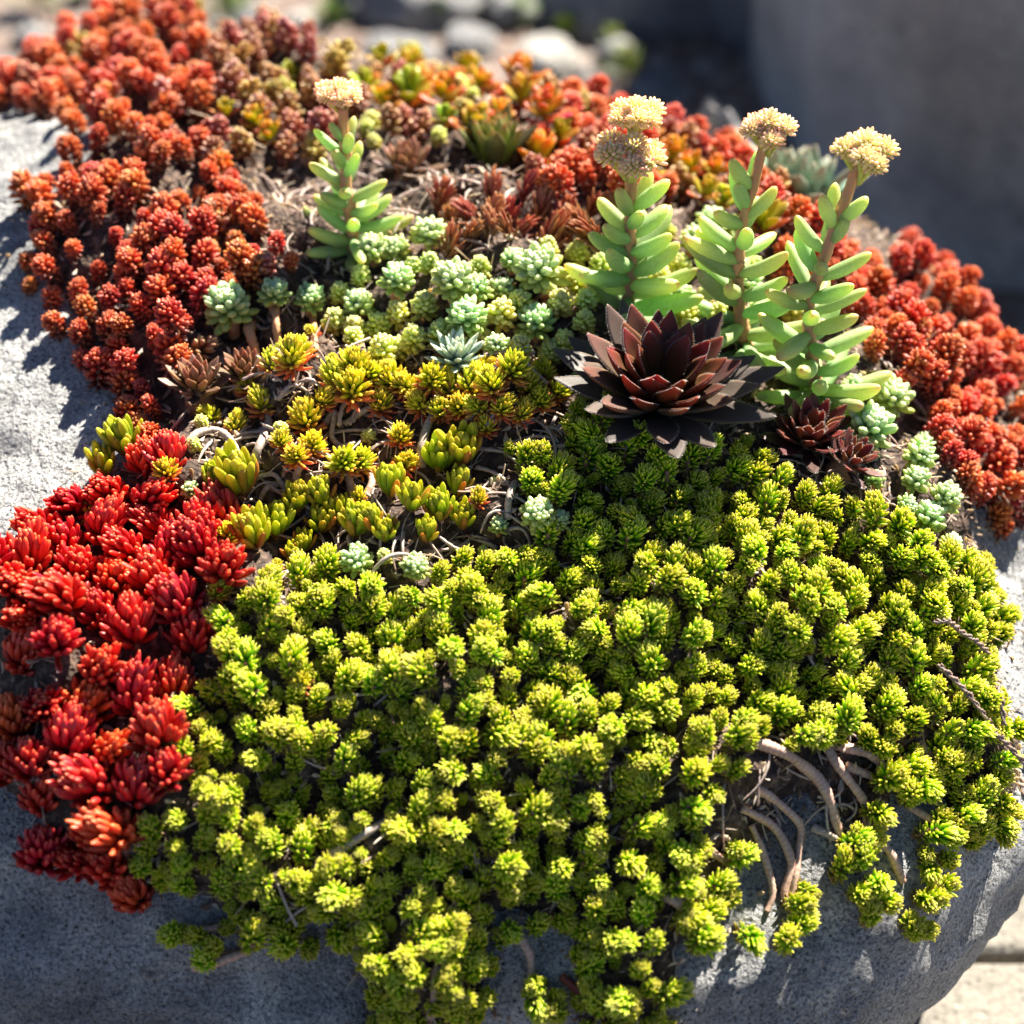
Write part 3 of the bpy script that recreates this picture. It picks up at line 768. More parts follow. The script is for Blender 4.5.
mat('green', GREEN, [('green', 1)], .0083, (.74, 1.16), thin=[ROOTGAP, [(255, 640), (290, 650), (285, 690), (262, 685)], [(335, 800), (395, 795), (395, 850), (345, 860)], [(430, 700), (455, 690), (455, 740)], [(765, 560), (790, 560), (790, 600), (770, 600)]], out=.62, up=.6, jit=.2)
TRAIL = [(755, 935, 30), (800, 925, 28), (790, 945, 28), (800, 905, 26), (855, 845, 28), (848, 868, 28), (868, 860, 28), (880, 880, 28), (862, 895, 26), (885, 905, 26), (875, 920, 24), (930, 905, 26), (940, 888, 24), (925, 935, 22),
         (915, 935, 22), (930, 868, 24), (950, 860, 22), (175, 935, 28), (195, 940, 24), (205, 965, 28), (252, 945, 32), (285, 945, 30), (700, 940, 34), (822, 735, 34), (850, 722, 32), (890, 780, 32), (905, 765, 30), (912, 795, 28), (880, 810, 28), (870, 835, 24),
         (688, 858, 28), (738, 858, 26), (925, 785, 30), (955, 770, 30), (980, 800, 30), (960, 815, 28), (935, 830, 28), (985, 835, 26), (1005, 828, 24), (950, 838, 26), (380, 1005, 28), (405, 1000, 26), (452, 995, 26), (440, 955, 28), (458, 1000, 24), (535, 1000, 28), (600, 1010, 30), (630, 1015, 26), (560, 1015, 26)]
for x, y, w in TRAIL:
    place('green', x, y, w * 1.05, out=.75, up=.3, jit=.2)
    if RNG.random() < .6: place('green', x + RNG.uniform(-9, 9), y - RNG.uniform(9, 18), w * RNG.uniform(.75, .95), out=.75, up=.3, jit=.25)
# small side shoots filling in under the larger tufts
mat('under', GREEN, [('green', 1)], .0055, (.45, .72), thin=[ROOTGAP], out=.7, up=.5, jit=.3)
CRIM = [(12, 540), (55, 515), (62, 490), (110, 455), (170, 455), (230, 485), (240, 520), (205, 555), (245, 585), (240, 615), (205, 640), (205, 700), (185, 740), (190, 790), (150, 815), (140, 850), (155, 910), (120, 915), (80, 880), (30, 880), (18, 800), (-30, 770), (-40, 560)]
mat('crimson', CRIM, [('crimson', 1)], .0150, (.85, 1.15), up=.75, out=.5, jit=.14, thin=[[(150, 600), (200, 570), (230, 585), (210, 600)]])
for x, y, w in [(92, 512, 30), (165, 470, 26), (150, 455, 28), (60, 640, 24), (215, 590, 24)]: place('orange', x, y, w)
for x, y, w in [(420, 730, 24), (610, 560, 22), (300, 680, 22), (800, 640, 22), (560, 700, 20)]: place('orange', x, y, w)
MIDL = [(5, 265), (40, 215), (15, 190), (80, 145), (115, 150), (140, 190), (200, 185), (215, 155), (250, 185), (262, 215), (295, 250), (270, 275), (195, 300), (200, 335), (170, 380), (155, 430), (110, 415), (88, 370), (62, 335), (50, 300)]
mat('midleft', MIDL, [('rusty', .74), ('coral', .18), ('rosy', .06), ('limebead', .02)], .0106, (.6, 1.22), jit=.26)
TOPL = [(-40, 30), (0, 20), (60, -10), (100, -40), (180, -60), (205, 60), (205, 130), (165, 165), (110, 150), (70, 112), (-40, 112)]
mat('topleft', TOPL, [('rusty', .70), ('coral', .20), ('rosy', .10)], .0118, (.65, 1.3), jit=.26)
mat('topmid', [(200, 40), (260, 20), (340, 55), (350, 100), (330, 150), (250, 150), (205, 160)], [('rosy', 1)], .0130, (.8, 1.15), jit=.25)
mat('backred', [(480, 95), (560, 70), (600, 60), (650, 90), (700, 120), (760, 170), (800, 190), (830, 230), (800, 260), (760, 230), (700, 190), (600, 180), (540, 185), (540, 130), (480, 130)], [('coral', .75), ('rosy', .2), ('paddle', .05)], .0118, (.75, 1.2), jit=.2)
mat('backred', [(330, 70), (420, 60), (480, 80), (480, 120), (380, 130), (340, 110)], [('paddle', .2), ('rosy', .5), ('limebead', .3)], .0125, (.6, 1.0), jit=.2)
mat('spikes', [(430, 190), (540, 170), (620, 180), (620, 230), (560, 250), (480, 250), (420, 260)], [('redspike', 1)], .0125, (.7, 1.2), jit=.25)
mat('right', [(860, 250), (905, 245), (960, 275), (1000, 330), (1060, 390), (1060, 560), (1000, 520), (975, 480), (945, 430), (905, 390), (880, 340), (865, 300)], [('coral', .75), ('rusty', .25)], .0106, (.6, 1.22), jit=.26)
mat('right', [(770, 200), (830, 215), (870, 255), (870, 330), (830, 300), (770, 260)], [('coral', .8), ('limebead', .2)], .0130, (.8, 1.1), jit=.2)
mat('orange', [(190, 400), (300, 350), (560, 350), (570, 420), (520, 470), (480, 420), (380, 410), (330, 440), (250, 430)], [('orange', .8), ('limebead', .2)], .0190, (.5, .8), jit=.25, dens=.5)
mat('minty', [(335, 250), (460, 240), (600, 240), (590, 350), (480, 345), (350, 350)], [('limebead', .8), ('mint', .2)], .0150, (.75, 1.0), jit=.2)
mat('minty', [(860, 380), (905, 380), (960, 480), (960, 540), (905, 520), (870, 470), (840, 420)], [('mint', 1)], .0160, (.6, .9), jit=.2)
mat('minty', [(640, 230), (720, 205), (790, 240), (820, 300), (700, 320), (640, 300)], [('limebead', .7), ('mint', .3)], .0150, (.8, 1.1), jit=.2)

mat('strays', [(190, 400), (330, 300), (600, 300), (600, 540), (300, 580), (200, 560)], [('limebead', .5), ('orange', .3), ('green', .2)], .0150, (.35, .6), jit=.3, dens=.5)

# ------------------------------------------------------------------ which of them the picture shows: a coarse depth-ordered disc count
def visibility():
    G = 512
    buf = np.full((G, G), -1, np.int32)
    order = sorted(range(len(SPRIGS)), key=lambda i: -SPRIGS[i]['depth'])
    yy, xx = np.mgrid[0:G, 0:G]
    blockers = [(664, 380, 85, 60, project(LEEK_P)[0, 2])]
    for i in order:
        s = SPRIGS[i]
        cx, cy, r = s['px'] / 2, s['py'] / 2 + s['w'] * .1, max(1.5, s['w'] / 4 * .92)
        x0, x1, y0, y1 = int(max(0, cx - r)), int(min(G - 1, cx + r)), int(max(0, cy - r)), int(min(G - 1, cy + r))
        if x1 < x0 or y1 < y0: continue
        sub = (xx[y0:y1 + 1, x0:x1 + 1] - cx) ** 2 + (yy[y0:y1 + 1, x0:x1 + 1] - cy) ** 2 <= r * r
        buf[y0:y1 + 1, x0:x1 + 1][sub] = i
    cnt = np.bincount(buf[buf >= 0], minlength=len(SPRIGS))
    for i, s in enumerate(SPRIGS):
        s['vis'] = int(cnt[i])
        loc, _, _, _ = BV.ray_cast(CAM_LOC, (s['pos'] + s['dir'] * KIND[s['kind']]['h'] * s['scale'] - CAM_LOC).normalized(), s['depth'] * 0.97)
        if loc is not None and (Vector(loc) - s['pos']).length > .03: s['vis'] = 0
visibility()
# ------------------------------------------------------------------ labels: where each plant stands, and what sets it apart
LOOK = {'green': ('lime green needle leaved tuft', 'lime green stonecrop tufts of the front mat', 'tuft'), 'crimson': ('crimson finger leaved tuft', 'crimson stonecrop tufts', 'tuft'),
        'rusty': ('rusty red bead leaved tuft', 'rusty red stonecrop tufts', 'tuft'), 'coral': ('coral red bead leaved tuft', 'coral red stonecrop tufts', 'tuft'),
        'orange': ('yellow tuft with orange lower leaves', 'yellow and orange stonecrop tufts', 'tuft'), 'bud': ('plump green tulip shaped bud of leaves', 'plump green leaf buds on the bare litter', 'leaf bud'),
        'mint': ('powdery mint green rosette', 'powdery mint green rosettes', 'rosette'), 'limebead': ('pale lime bead leaved tuft', 'pale lime bead leaved tufts', 'tuft'),
        'silver': ('silvery rosette', None, 'rosette'), 'redspike': ('dark red spiky shoot', 'dark red spiky shoots', 'shoot'), 'rosy': ('rosy pink loose leaved shoot', 'rosy loose leaved shoots', 'shoot'),
        'paddle': ('broad leaved orange and green plant', 'broad leaved orange and green plants', 'plant'), 'weed': ('green weed', 'green weeds on the earth', 'weed')}
SPOTS = {
    'green': [((250, 640), 'beside the crimson tufts'), ((240, 740), 'on the left edge below the crimson tufts'), ((190, 850), 'in the shaded lower left corner of the mat'), ((200, 950), 'alone over shaded rock at lower left'),
              ((350, 610), 'just below the green leaf buds'), ((340, 720), 'in the left part of the mat'), ((320, 860), 'near the bare grey twig at lower left'), ((400, 970), 'hanging at the bottom edge over the rock'),
              ((460, 590), 'below the pale tufts at the upper rim'), ((470, 690), 'in the middle of the mat left of centre'), ((480, 800), 'in the dark lower middle of the mat'), ((500, 900), 'on the lower rim above the hanging stem'),
              ((590, 990), 'trailing over the rock at the bottom middle'), ((590, 480), 'in the shade left of the dark houseleek'), ((660, 480), 'right under the dark houseleek'), ((600, 580), 'in the upper middle of the mat'),
              ((620, 680), 'in the very middle of the mat'), ((620, 800), 'in the lower mat left of the bare stems'), ((690, 890), 'on the rim left of the bare stems'), ((760, 500), 'below the small dark houseleek'),
              ((740, 590), 'in the upper right of the mat'), ((740, 690), 'just above the bare curving stems'), ((860, 560), 'near the mint rosettes on the right'), ((850, 670), 'in the right part of the mat'), ((950, 600), 'on the right edge beside bare rock'),
              ((950, 690), 'by the dark wiry stem'), ((970, 800), 'on the right edge bulge over the rock'), ((780, 930), 'at the tips of the bare hanging stems'), ((865, 880), 'on the cluster hanging from the bare stems'),
              ((930, 910), 'on the last trailing shoot at lower right'), ((890, 770), 'among the bare curving stems')],
    'crimson': [((120, 490), 'at the top of the crimson patch'), ((60, 570), 'at the upper left by the pale rock'), ((180, 560), 'beside the green leaf buds'), ((40, 680), 'on the left edge of the picture'), ((140, 660), 'in the middle of the crimson patch'),
                ((80, 770), 'low on the left of the patch'), ((170, 770), 'beside the lime mat low down'), ((100, 870), 'in the shaded bottom of the patch over the rock'), ((215, 600), 'nearest the lime mat')],
    'rusty': [((40, 80), 'at the top left corner'), ((130, 40), 'on the crest of the top left clump'), ((150, 120), 'low in the top left clump'), ((60, 200), 'on the outer tip by the sunlit rock'), ((60, 280), 'on the left edge of the middle clump'),
              ((150, 230), 'on top of the middle clump'), ((230, 220), 'on the right of the middle clump'), ((130, 310), 'low in the middle clump'), ((130, 390), 'at the foot of the middle clump'), ((920, 290), 'in the right hand clump near the top'), ((990, 420), 'in the right hand clump low down')],
    'coral': [((40, 80), 'at the top left corner'), ((140, 60), 'in the top left clump'), ((60, 200), 'by the sunlit rock on the left'), ((140, 240), 'in the middle left clump'), ((130, 370), 'at the foot of the middle left clump'), ((500, 110), 'behind the upright green rosette'),
              ((580, 100), 'on the back rim left of the tallest flower stalk'), ((680, 130), 'on the back rim right of the tallest flower stalk'), ((790, 230), 'between the two right flower stalks'), ((890, 280), 'at the top of the right clump'), ((940, 350), 'in the middle of the right clump'),
              ((1000, 420), 'by the right edge of the picture'), ((1000, 520), 'at the bottom of the right clump over the rock')],
    'orange': [((220, 420), 'left by the small reddish rosette'), ((300, 360), 'left of the long orange row'), ((310, 430), 'on brown stems among dry roots'), ((370, 375), 'at the left end of the row'), ((450, 385), 'mid row below the silvery rosette'),
               ((530, 385), 'at the row end by the houseleek'), ((400, 450), 'standing alone over the litter'), ((226, 535), 'beside the crimson tufts')],
    'bud': [((115, 455), 'above the crimson patch'), ((235, 482), 'left of the dry curled roots'), ((270, 535), 'at the lower left of the bud row'), ((310, 505), 'in the dark left of the bud row'), ((365, 528), 'in the middle of the bud row'), ((400, 495), 'under the lone orange tuft'),
            ((450, 458), 'in the tall pair on the right'), ((445, 520), 'at the right end by the pale tufts')],
    'mint': [((228, 307), 'on a thick pink stem beside the rusty clump'), ((290, 295), 'right of the big stemmed mint rosette'), ((385, 248), 'at the foot of the blurred flower stalk'), ((430, 235), 'in front of the red spiky shoots'), ((400, 285), 'in the left of the pale carpet'), ((460, 285), 'in the middle of the pale carpet'),
             ((540, 265), 'left of the tallest flower stalk'), ((470, 320), 'behind the silvery rosette'), ((530, 325), 'just left of the dark houseleek'), ((885, 400), 'right of the rightmost flower stalk'), ((865, 430), 'above the small dark houseleek'), ((920, 470), 'beside the right coral clump'),
             ((935, 515), 'lowest on the right above the lime mat'), ((705, 230), 'between the two left sharp flower stalks'), ((385, 562), 'at the upper rim of the lime mat'), ((540, 515), 'below the litter gap in the middle')],
    'limebead': [((350, 310), 'at the left of the pale carpet'), ((400, 330), 'low in the pale carpet on the left'), ((440, 270), 'at the back of the pale carpet'), ((490, 320), 'in the middle of the pale carpet'), ((560, 250), 'behind the tallest flower stalk'), ((560, 330), 'beside the dark houseleek'),
                 ((670, 270), 'between the flower stalks'), ((740, 240), 'behind the middle flower stalk'), ((820, 260), 'behind the rightmost flower stalk')],
    'redspike': [((440, 230), 'at the left of the spiky patch'), ((500, 220), 'in the middle of the spiky patch'), ((580, 210), 'by the tallest flower stalk')],
    'rosy': [((230, 60), 'at the left of the rosy drift'), ((300, 60), 'at the back of the rosy drift'), ((240, 130), 'low at the left of the rosy drift'), ((310, 120), 'behind the blurred flower stalk'), ((420, 100), 'among the broad leaved plants')],
    'paddle': [((380, 90), 'behind the blurred flower stalk'), ((430, 85), 'in the row behind the upright rosette'), ((530, 105), 'on the back rim in the middle'), ((660, 150), 'right of the tallest flower stalk'), ((710, 190), 'left of the middle flower stalk'), ((260, 125), 'among the rosy shoots')],
}
def write_labels():
    by = {}
    for s in SPRIGS:
        if s.get('drop') or s['special']: continue
        spots = SPOTS.get(s['kind'], [((0, 0), '')])
        k = min(range(len(spots)), key=lambda i: (spots[i][0][0] - s['px']) ** 2 + (spots[i][0][1] - s['py']) ** 2)
        by.setdefault((s['kind'], k), []).append(s)
    for (kind, k), L in by.items():
        look, group, _ = LOOK[kind]
        place_ = SPOTS[kind][k][1] if kind in SPOTS else ''
        left = list(L)
        def take(word, key):
            if not left: return
            s = max(left, key=key); left.remove(s); s['label'] = f'{word} {look} {place_}'.strip()
        if len(L) == 1:
            take('single', lambda s: 0); continue
        take('largest', lambda s: s['w'])
        if len(L) == 2:
            take('smaller', lambda s: 0); continue
        take('topmost', lambda s: -s['py']); 
        if len(L) > 3: take('lowest', lambda s: s['py'])
        if len(L) > 4: take('leftmost', lambda s: -s['px'])
        if len(L) > 5: take('rightmost', lambda s: s['px'])
        if len(L) > 6: take('smallest', lambda s: -s['w'])
        if len(left) == 1: take('middle', lambda s: 0)
        for s in left: s['label'] = f'ordinary {look} {place_}'.strip()

greens = sorted([s for s in SPRIGS if s['kind'] == 'green'], key=lambda s: -s['vis'] + (1e4 if s['zone'] == 'under' else 0))
MASS = greens[292:]
for s in MASS: s['drop'] = True
for s in SPRIGS:
    if s['kind'] != 'green' and s['vis'] < 5: s['drop'] = True
for kd in ('rusty', 'coral'):
    L = sorted([s for s in SPRIGS if s['kind'] == kd and not s.get('drop')], key=lambda s: -s['vis'])
    for s in L[290:]: s['drop'] = True
write_labels()
Z = Vector((0, 0, 1))
def sprig_quat(s):
    return Z.rotation_difference(s['dir']) @ Quaternion(Z, RNG.uniform(0, 6.28))
COUNT = {}
for s in SPRIGS:
    s['q'] = sprig_quat(s); s['v'] = RNG.integers(0, len(KIND[s['kind']]['var']))
    if s.get('drop'): continue
    ml, sl = kind_meshes(s['kind'])
    look, group, cat = LOOK[s['kind']]
    e = empty(SPRIG_NAME[s['kind']], s['pos'], s['special'] or s['label'], cat, group, s['q'], s['scale'])
    put('leaf_rosette', ml[s['v']], e)
    if s['w'] > 16: put('stem', sl[s['v'] % 2], e)
    COUNT[s['kind']] = COUNT.get(s['kind'], 0) + 1
# the remaining, mostly hidden lime tufts of the mat, as one mass
if MASS:
    acc = [[], [], []]; n0 = 0
    for s in MASS:
        V, F, D, _ = KIND['green']['var'][s['v']]
        R = np.array(s['q'].to_matrix()) * s['scale']
        acc[0].append(V @ R.T + np.array(s['pos'])); acc[1].append(F + n0); acc[2].append(D); n0 += len(V)
    me = mesh_from('stonecrop_mat', np.concatenate(acc[0]), np.concatenate(acc[1]), np.concatenate(acc[2]), None, M['green'])
    tag(put('stonecrop_mat', me), 'undergrowth of small lime tufts filling the front mat', 'ground cover', kind='stuff')
print('SPRIGS', len(SPRIGS), COUNT, 'mass', len(MASS))

# ------------------------------------------------------------------ flower stalks with fat leaves
def flower_head_mesh(rng, w, h, lobes):
    mb = MB()
    cents = [(0, 0, h * .58, .46)]
    for i in range(lobes):
        a = i / lobes * 6.283 + rng.uniform(-.3, .3)
        cents.append((math.cos(a) * w * .33, math.sin(a) * w * .33, h * rng.uniform(.25, .52), rng.uniform(.34, .44)))
    for cx, cy, cz, rs in cents:
        R = w * .5 * rs
        n = 58
        for i in range(n):
            f = (i + .5) / n
            th = math.acos(1 - 1.25 * f); a = i * GOLD
            d = np.array((math.sin(th) * math.cos(a), math.sin(th) * math.sin(a), math.cos(th)))
            L = .0034 * rng.uniform(.8, 1.25) * (w / .026) ** .4; W = L * .42
            V, t = leaf_geo('bead', L, W, W, 0, 0, 6)
            b = np.array((-d[1], d[0], 0)); b /= max(np.linalg.norm(b), 1e-6); u = np.cross(d, b)
            V = V[:, :1] * d + V[:, 1:2] * b + V[:, 2:3] * u + np.array((cx, cy, cz)) + d * R * .62 * np.array((1, 1, .9))
            mb.add(V, ring_quads(6, 6), np.stack([t, np.full(len(t), f), np.full(len(t), rng.random())], 1))
        # the little stalk of this part of the head
        V, F, D, _ = tube([(0, 0, -h * .35), (cx * .5, cy * .5, 0), (cx, cy, cz)], [w * .05, w * .045, w * .12], 6)
        D[:, 0] = 0; mb.add(V, F, D)
    return mb.mesh('flower_head', M['flower'])

FAT = {}
def fat_leaf(rng, i):
    if i not in FAT:
        V, t = leaf_geo('sausage', .031, .0086, .0078, 0, [.55, .35, .75, .2][i], 10)
        FAT[i] = mesh_from('leaf', V, ring_quads(len(PROF['sausage']), 10), np.stack([t, np.zeros(len(t)), np.full(len(t), .3 + .15 * i)], 1), None, M['fatleaf'])
    return FAT[i]

def flower_stalk(base_px, top_px, heads, n_leaf, label, seed, lean_mid=(0, 0), size=1.0, bare=.80):
    rng = np.random.default_rng(seed)
    b, nrm = root_at(*base_px)
    top = at_y(top_px[0], top_px[1], b.y + .004)
    e = empty('flowering_succulent', b, label, 'succulent', 'flowering succulents with fat leaves')
    v = top - b
    side = Vector((1, 0, 0))
    pts = [Vector((0, 0, -.008)), Vector((0, 0, 0)), v * .35 + side * lean_mid[0] + Vector((0, lean_mid[1], 0)), v * .7 + side * lean_mid[0] * .7 + Vector((0, lean_mid[1], 0)), v]
    V, F, D, _ = tube(pts, [.0036 * size, .0036 * size, .0030 * size, .0024 * size, .0021 * size], 10, .05, .003, rng)
    st = put('stem', mesh_from('stem', V, F, D, None, M['pinkstem']), e)
    nc = 10
    ring = V.reshape(-1, nc, 3).mean(1)
    L = v.length
    lw = .74 if base_px[0] < 400 else 1.0
    for i in range(n_leaf):
        f = (i / (n_leaf - 1)) ** 1.6 * bare
        idx = int((.06 + f * .94) * (len(ring) - 1) * .98)
        p = ring[idx]
        el = math.radians(4 + 54 * f ** .9 + rng.normal(0, 11))
        ln = (1.28 - .80 * f ** .8) * rng.uniform(.74, 1.2) * size
        if f < .05: ln *= .85
        az = i * GOLD + seed * 1.7 + rng.normal(0, .34)
        q = Quaternion(Z, az) @ Quaternion(Vector((0, 1, 0)), -el) @ Quaternion(Vector((1, 0, 0)), rng.normal(0, .25))
        o = put('leaf', fat_leaf(rng, int(rng.integers(0, 4))), e)
        o.location = p; o.rotation_mode = 'QUATERNION'; o.rotation_quaternion = q
        thick = rng.uniform(.85, 1.08) * lw
        o.scale = (ln * lw, (.8 + .2 * ln) * size * (1.0 - .15 * f) * thick, (.8 + .2 * ln) * size * (1.0 - .12 * f) * thick)
    dist = (top - CAM_LOC).length
    for (hx, hy, hw, hh) in heads:
        c = at_y(hx, hy, b.y + .004 + (.004 if hy < 120 else 0))
        w, h = 1.05 * hw * dist / FPX, 1.05 * hh * dist / FPX
        fh = put('flower_head', flower_head_mesh(rng, w, h, 6), e)
        fh.location = c - b - Vector((0, 0, h * .45)); fh.rotation_euler = (rng.uniform(-.15, .05), rng.uniform(-.1, .1), rng.uniform(0, 6))
    return e
flower_stalk((628, 332), (631, 168), [(632, 152, 66, 40), (636, 112, 46, 30)], 38, 'tallest leafy flower stalk with two stacked cream flower heads behind the dark houseleek', 3, size=1.08)
flower_stalk((748, 352), (766, 140), [(770, 127, 48, 36)], 38, 'middle leafy flower stalk with one orange cream head and a long bare red neck', 5, lean_mid=(-.008, 0), size=1.02)
flower_stalk((822, 402), (860, 165), [(864, 150, 54, 42)], 40, 'rightmost leafy flower stalk leaning right under one cream head, before the dark boulder', 8, lean_mid=(-.012, 0), size=1.0)
flower_stalk((352, 243), (342, 108), [(340, 93, 40, 28)], 34, 'blurred leafy flower stalk on the left, beside the rusty red clump', 11, size=1.05)

# ------------------------------------------------------------------ houseleeks
def leek_leaf(rng, L, W, T, elev, mat_i, hairs, cup=.16, curve=.5, nc=12):
    mb = MB()
    V, t = leaf_geo('spoon', L, W, T, elev, curve, nc, cup)
    k = rng.random()
    D = np.stack([t, np.full(len(t), 0.), np.full(len(t), k)], 1)
    mb.add(V, ring_quads(len(PROF['spoon']), nc), D)
    if hairs:
        p = PROF['spoon']
        G = V.reshape(len(p), nc, 3)
        jl, jr = int(np.argmax(G[5, :, 1])), int(np.argmin(G[5, :, 1]))
        for j, sgn in ((jl, 1), (jr, -1)):
            for h in range(hairs):
                u = (h + rng.random()) / hairs * 12.2 + .4
                a = int(u); fr = u - a
                q = G[a, j] * (1 - fr) + G[min(a + 1, 13), j] * fr
                dirv = np.array((rng.uniform(.1, .7), sgn * 1.0, rng.uniform(-.1, .5))); dirv /= np.linalg.norm(dirv)
                l = rng.uniform(.0004, .0010); r = .00007
                s1 = np.array((-dirv[1], dirv[0], 0)); s1 /= np.linalg.norm(s1); s2 = np.cross(dirv, s1)
                hv = []
                for ww, rr in ((0, r), (1, r * .3)):
                    for m4 in range(4):
                        an = m4 * math.pi / 2
                        hv.append(q + dirv * l * ww + (s1 * math.cos(an) + s2 * math.sin(an)) * rr)
                mb.add(np.array(hv), ring_quads(2, 4), np.tile((.5, 0, rng.random()), (8, 1)), 1)
    return mb

def houseleek(name, loc, axis, n, L_out, L_in, W_out, W_in, e_out, e_in, mat, label, seed, hairs=26, group=None, T=.0040, pw=1.0, zrise=.006, mat_in=None, e_pow=1.0):
    rng = np.random.default_rng(seed)
    q = Z.rotation_difference(axis.normalized())
    e = empty(name, loc, label, 'houseleek', group, q)
    for i in range(n):
        f = i / (n - 1)                       # 0 outermost .. 1 innermost
        L = L_out + (L_in - L_out) * f ** pw; W = W_out + (W_in - W_out) * f ** pw
        L *= rng.uniform(.88, 1.1); W *= rng.uniform(.92, 1.08)
        el = math.radians(e_out + (e_in - e_out) * f ** e_pow + rng.normal(0, 4))
        mb = leek_leaf(rng, L, W, T, el, 0, hairs, cup=.14 + .1 * f, curve=.15 + .45 * f)
        V, F, D, Mi = mb.arrays()
        V = V.copy(); V[:, 0] += (.0035 if n < 35 else .0065) * (1 - f * .4); D = D.copy(); D[:, 1] = 1 - f
        lm = M[mat]
        o = put('leaf', mesh_from('leaf', V, F, D, Mi, [lm, M['hair']]), e)
        o.location = (0, 0, zrise * f); o.rotation_euler = (0, 0, i * GOLD + rng.normal(0, .1))
    V, F, D, _ = tube([(0, 0, -.02), (0, 0, -.005), (0, 0, zrise)], [.006, .007, .004], 10)
    put('stem', mesh_from('stem', V, F, D, None, M['redbrown']), e)
    return e
to_cam = (CAM_LOC - LEEK_P).normalized()
ax = (LEEK_N * .45 + Z * .8 + to_cam * .1).normalized()
houseleek('houseleek_rosette', LEEK_P + LEEK_N * .010, ax, 52, .049, .027, .0142, .0124, 13, 63, 'houseleek', 'large dark purple houseleek rosette with pointed leaves above the lime mat', 4, hairs=48, zrise=.009, pw=1.1, e_pow=.85)
ax2 = (LEEK2_N * .6 + Z * .6 + Vector((-.1, 0, 0))).normalized()
houseleek('houseleek_rosette', LEEK2_P + LEEK2_N * .006, ax2, 34, .026, .015, .0082, .0058, 14, 76, 'houseleek_red', 'small dark red houseleek rosette at the lower right of the large one', 6, hairs=20, T=.002)
q, n_ = root_at(842, 470)
houseleek('houseleek_rosette', q + n_ * .004, (n_ + Vector((.2, 0, .3))).normalized(), 20, .016, .009, .0055, .004, 15, 75, 'houseleek_red', 'smallest reddish houseleek, half open, beside the small dark red one', 9, hairs=14, T=.0018)
for (px, py, s, mt, lb, sd_, eo) in [(200, 398, 1.0, 'brownleek', 'faded reddish brown rosette at the foot of the rusty clump', 12, 25), (246, 385, .8, 'brownleek', 'small brown rosette under the thick pink mint stem', 13, 20),
                            (407, 182, 1.1, 'brownleek', 'blurred brown rosette left of the upright green one', 14, 25), (493, 172, 1.75, 'greenleek', 'blurred upright green rosette with reddish tips at the back', 15, 55)]:
    q, n_ = root_at(px, py)
    houseleek('houseleek_rosette', q + n_ * .004, (n_ * .4 + Z).normalized(), 26, .017 * s, .012 * s, .0058 * s, .0045 * s, eo, 84, mt, lb, sd_, hairs=0, T=.0022 * s)
# blue green fat leaved plant on the back rim
for (px, py, s, lb) in [(800, 212, 1.0, 'blurred blue green fat leaved plant between the two right flower stalks'), (775, 196, .8, 'smaller blue green fat leaved plant behind the middle flower stalk')]:
    q, n_ = root_at(px, py)
    if q is not None:
        houseleek('fat_leaved_rosette', q + n_ * .004, (n_ * .3 + Z).normalized(), 16, .034 * s, .024 * s, .011 * s, .009 * s, 35, 80, 'bluefat', lb, 20 + int(px), hairs=0, T=.006 * s)

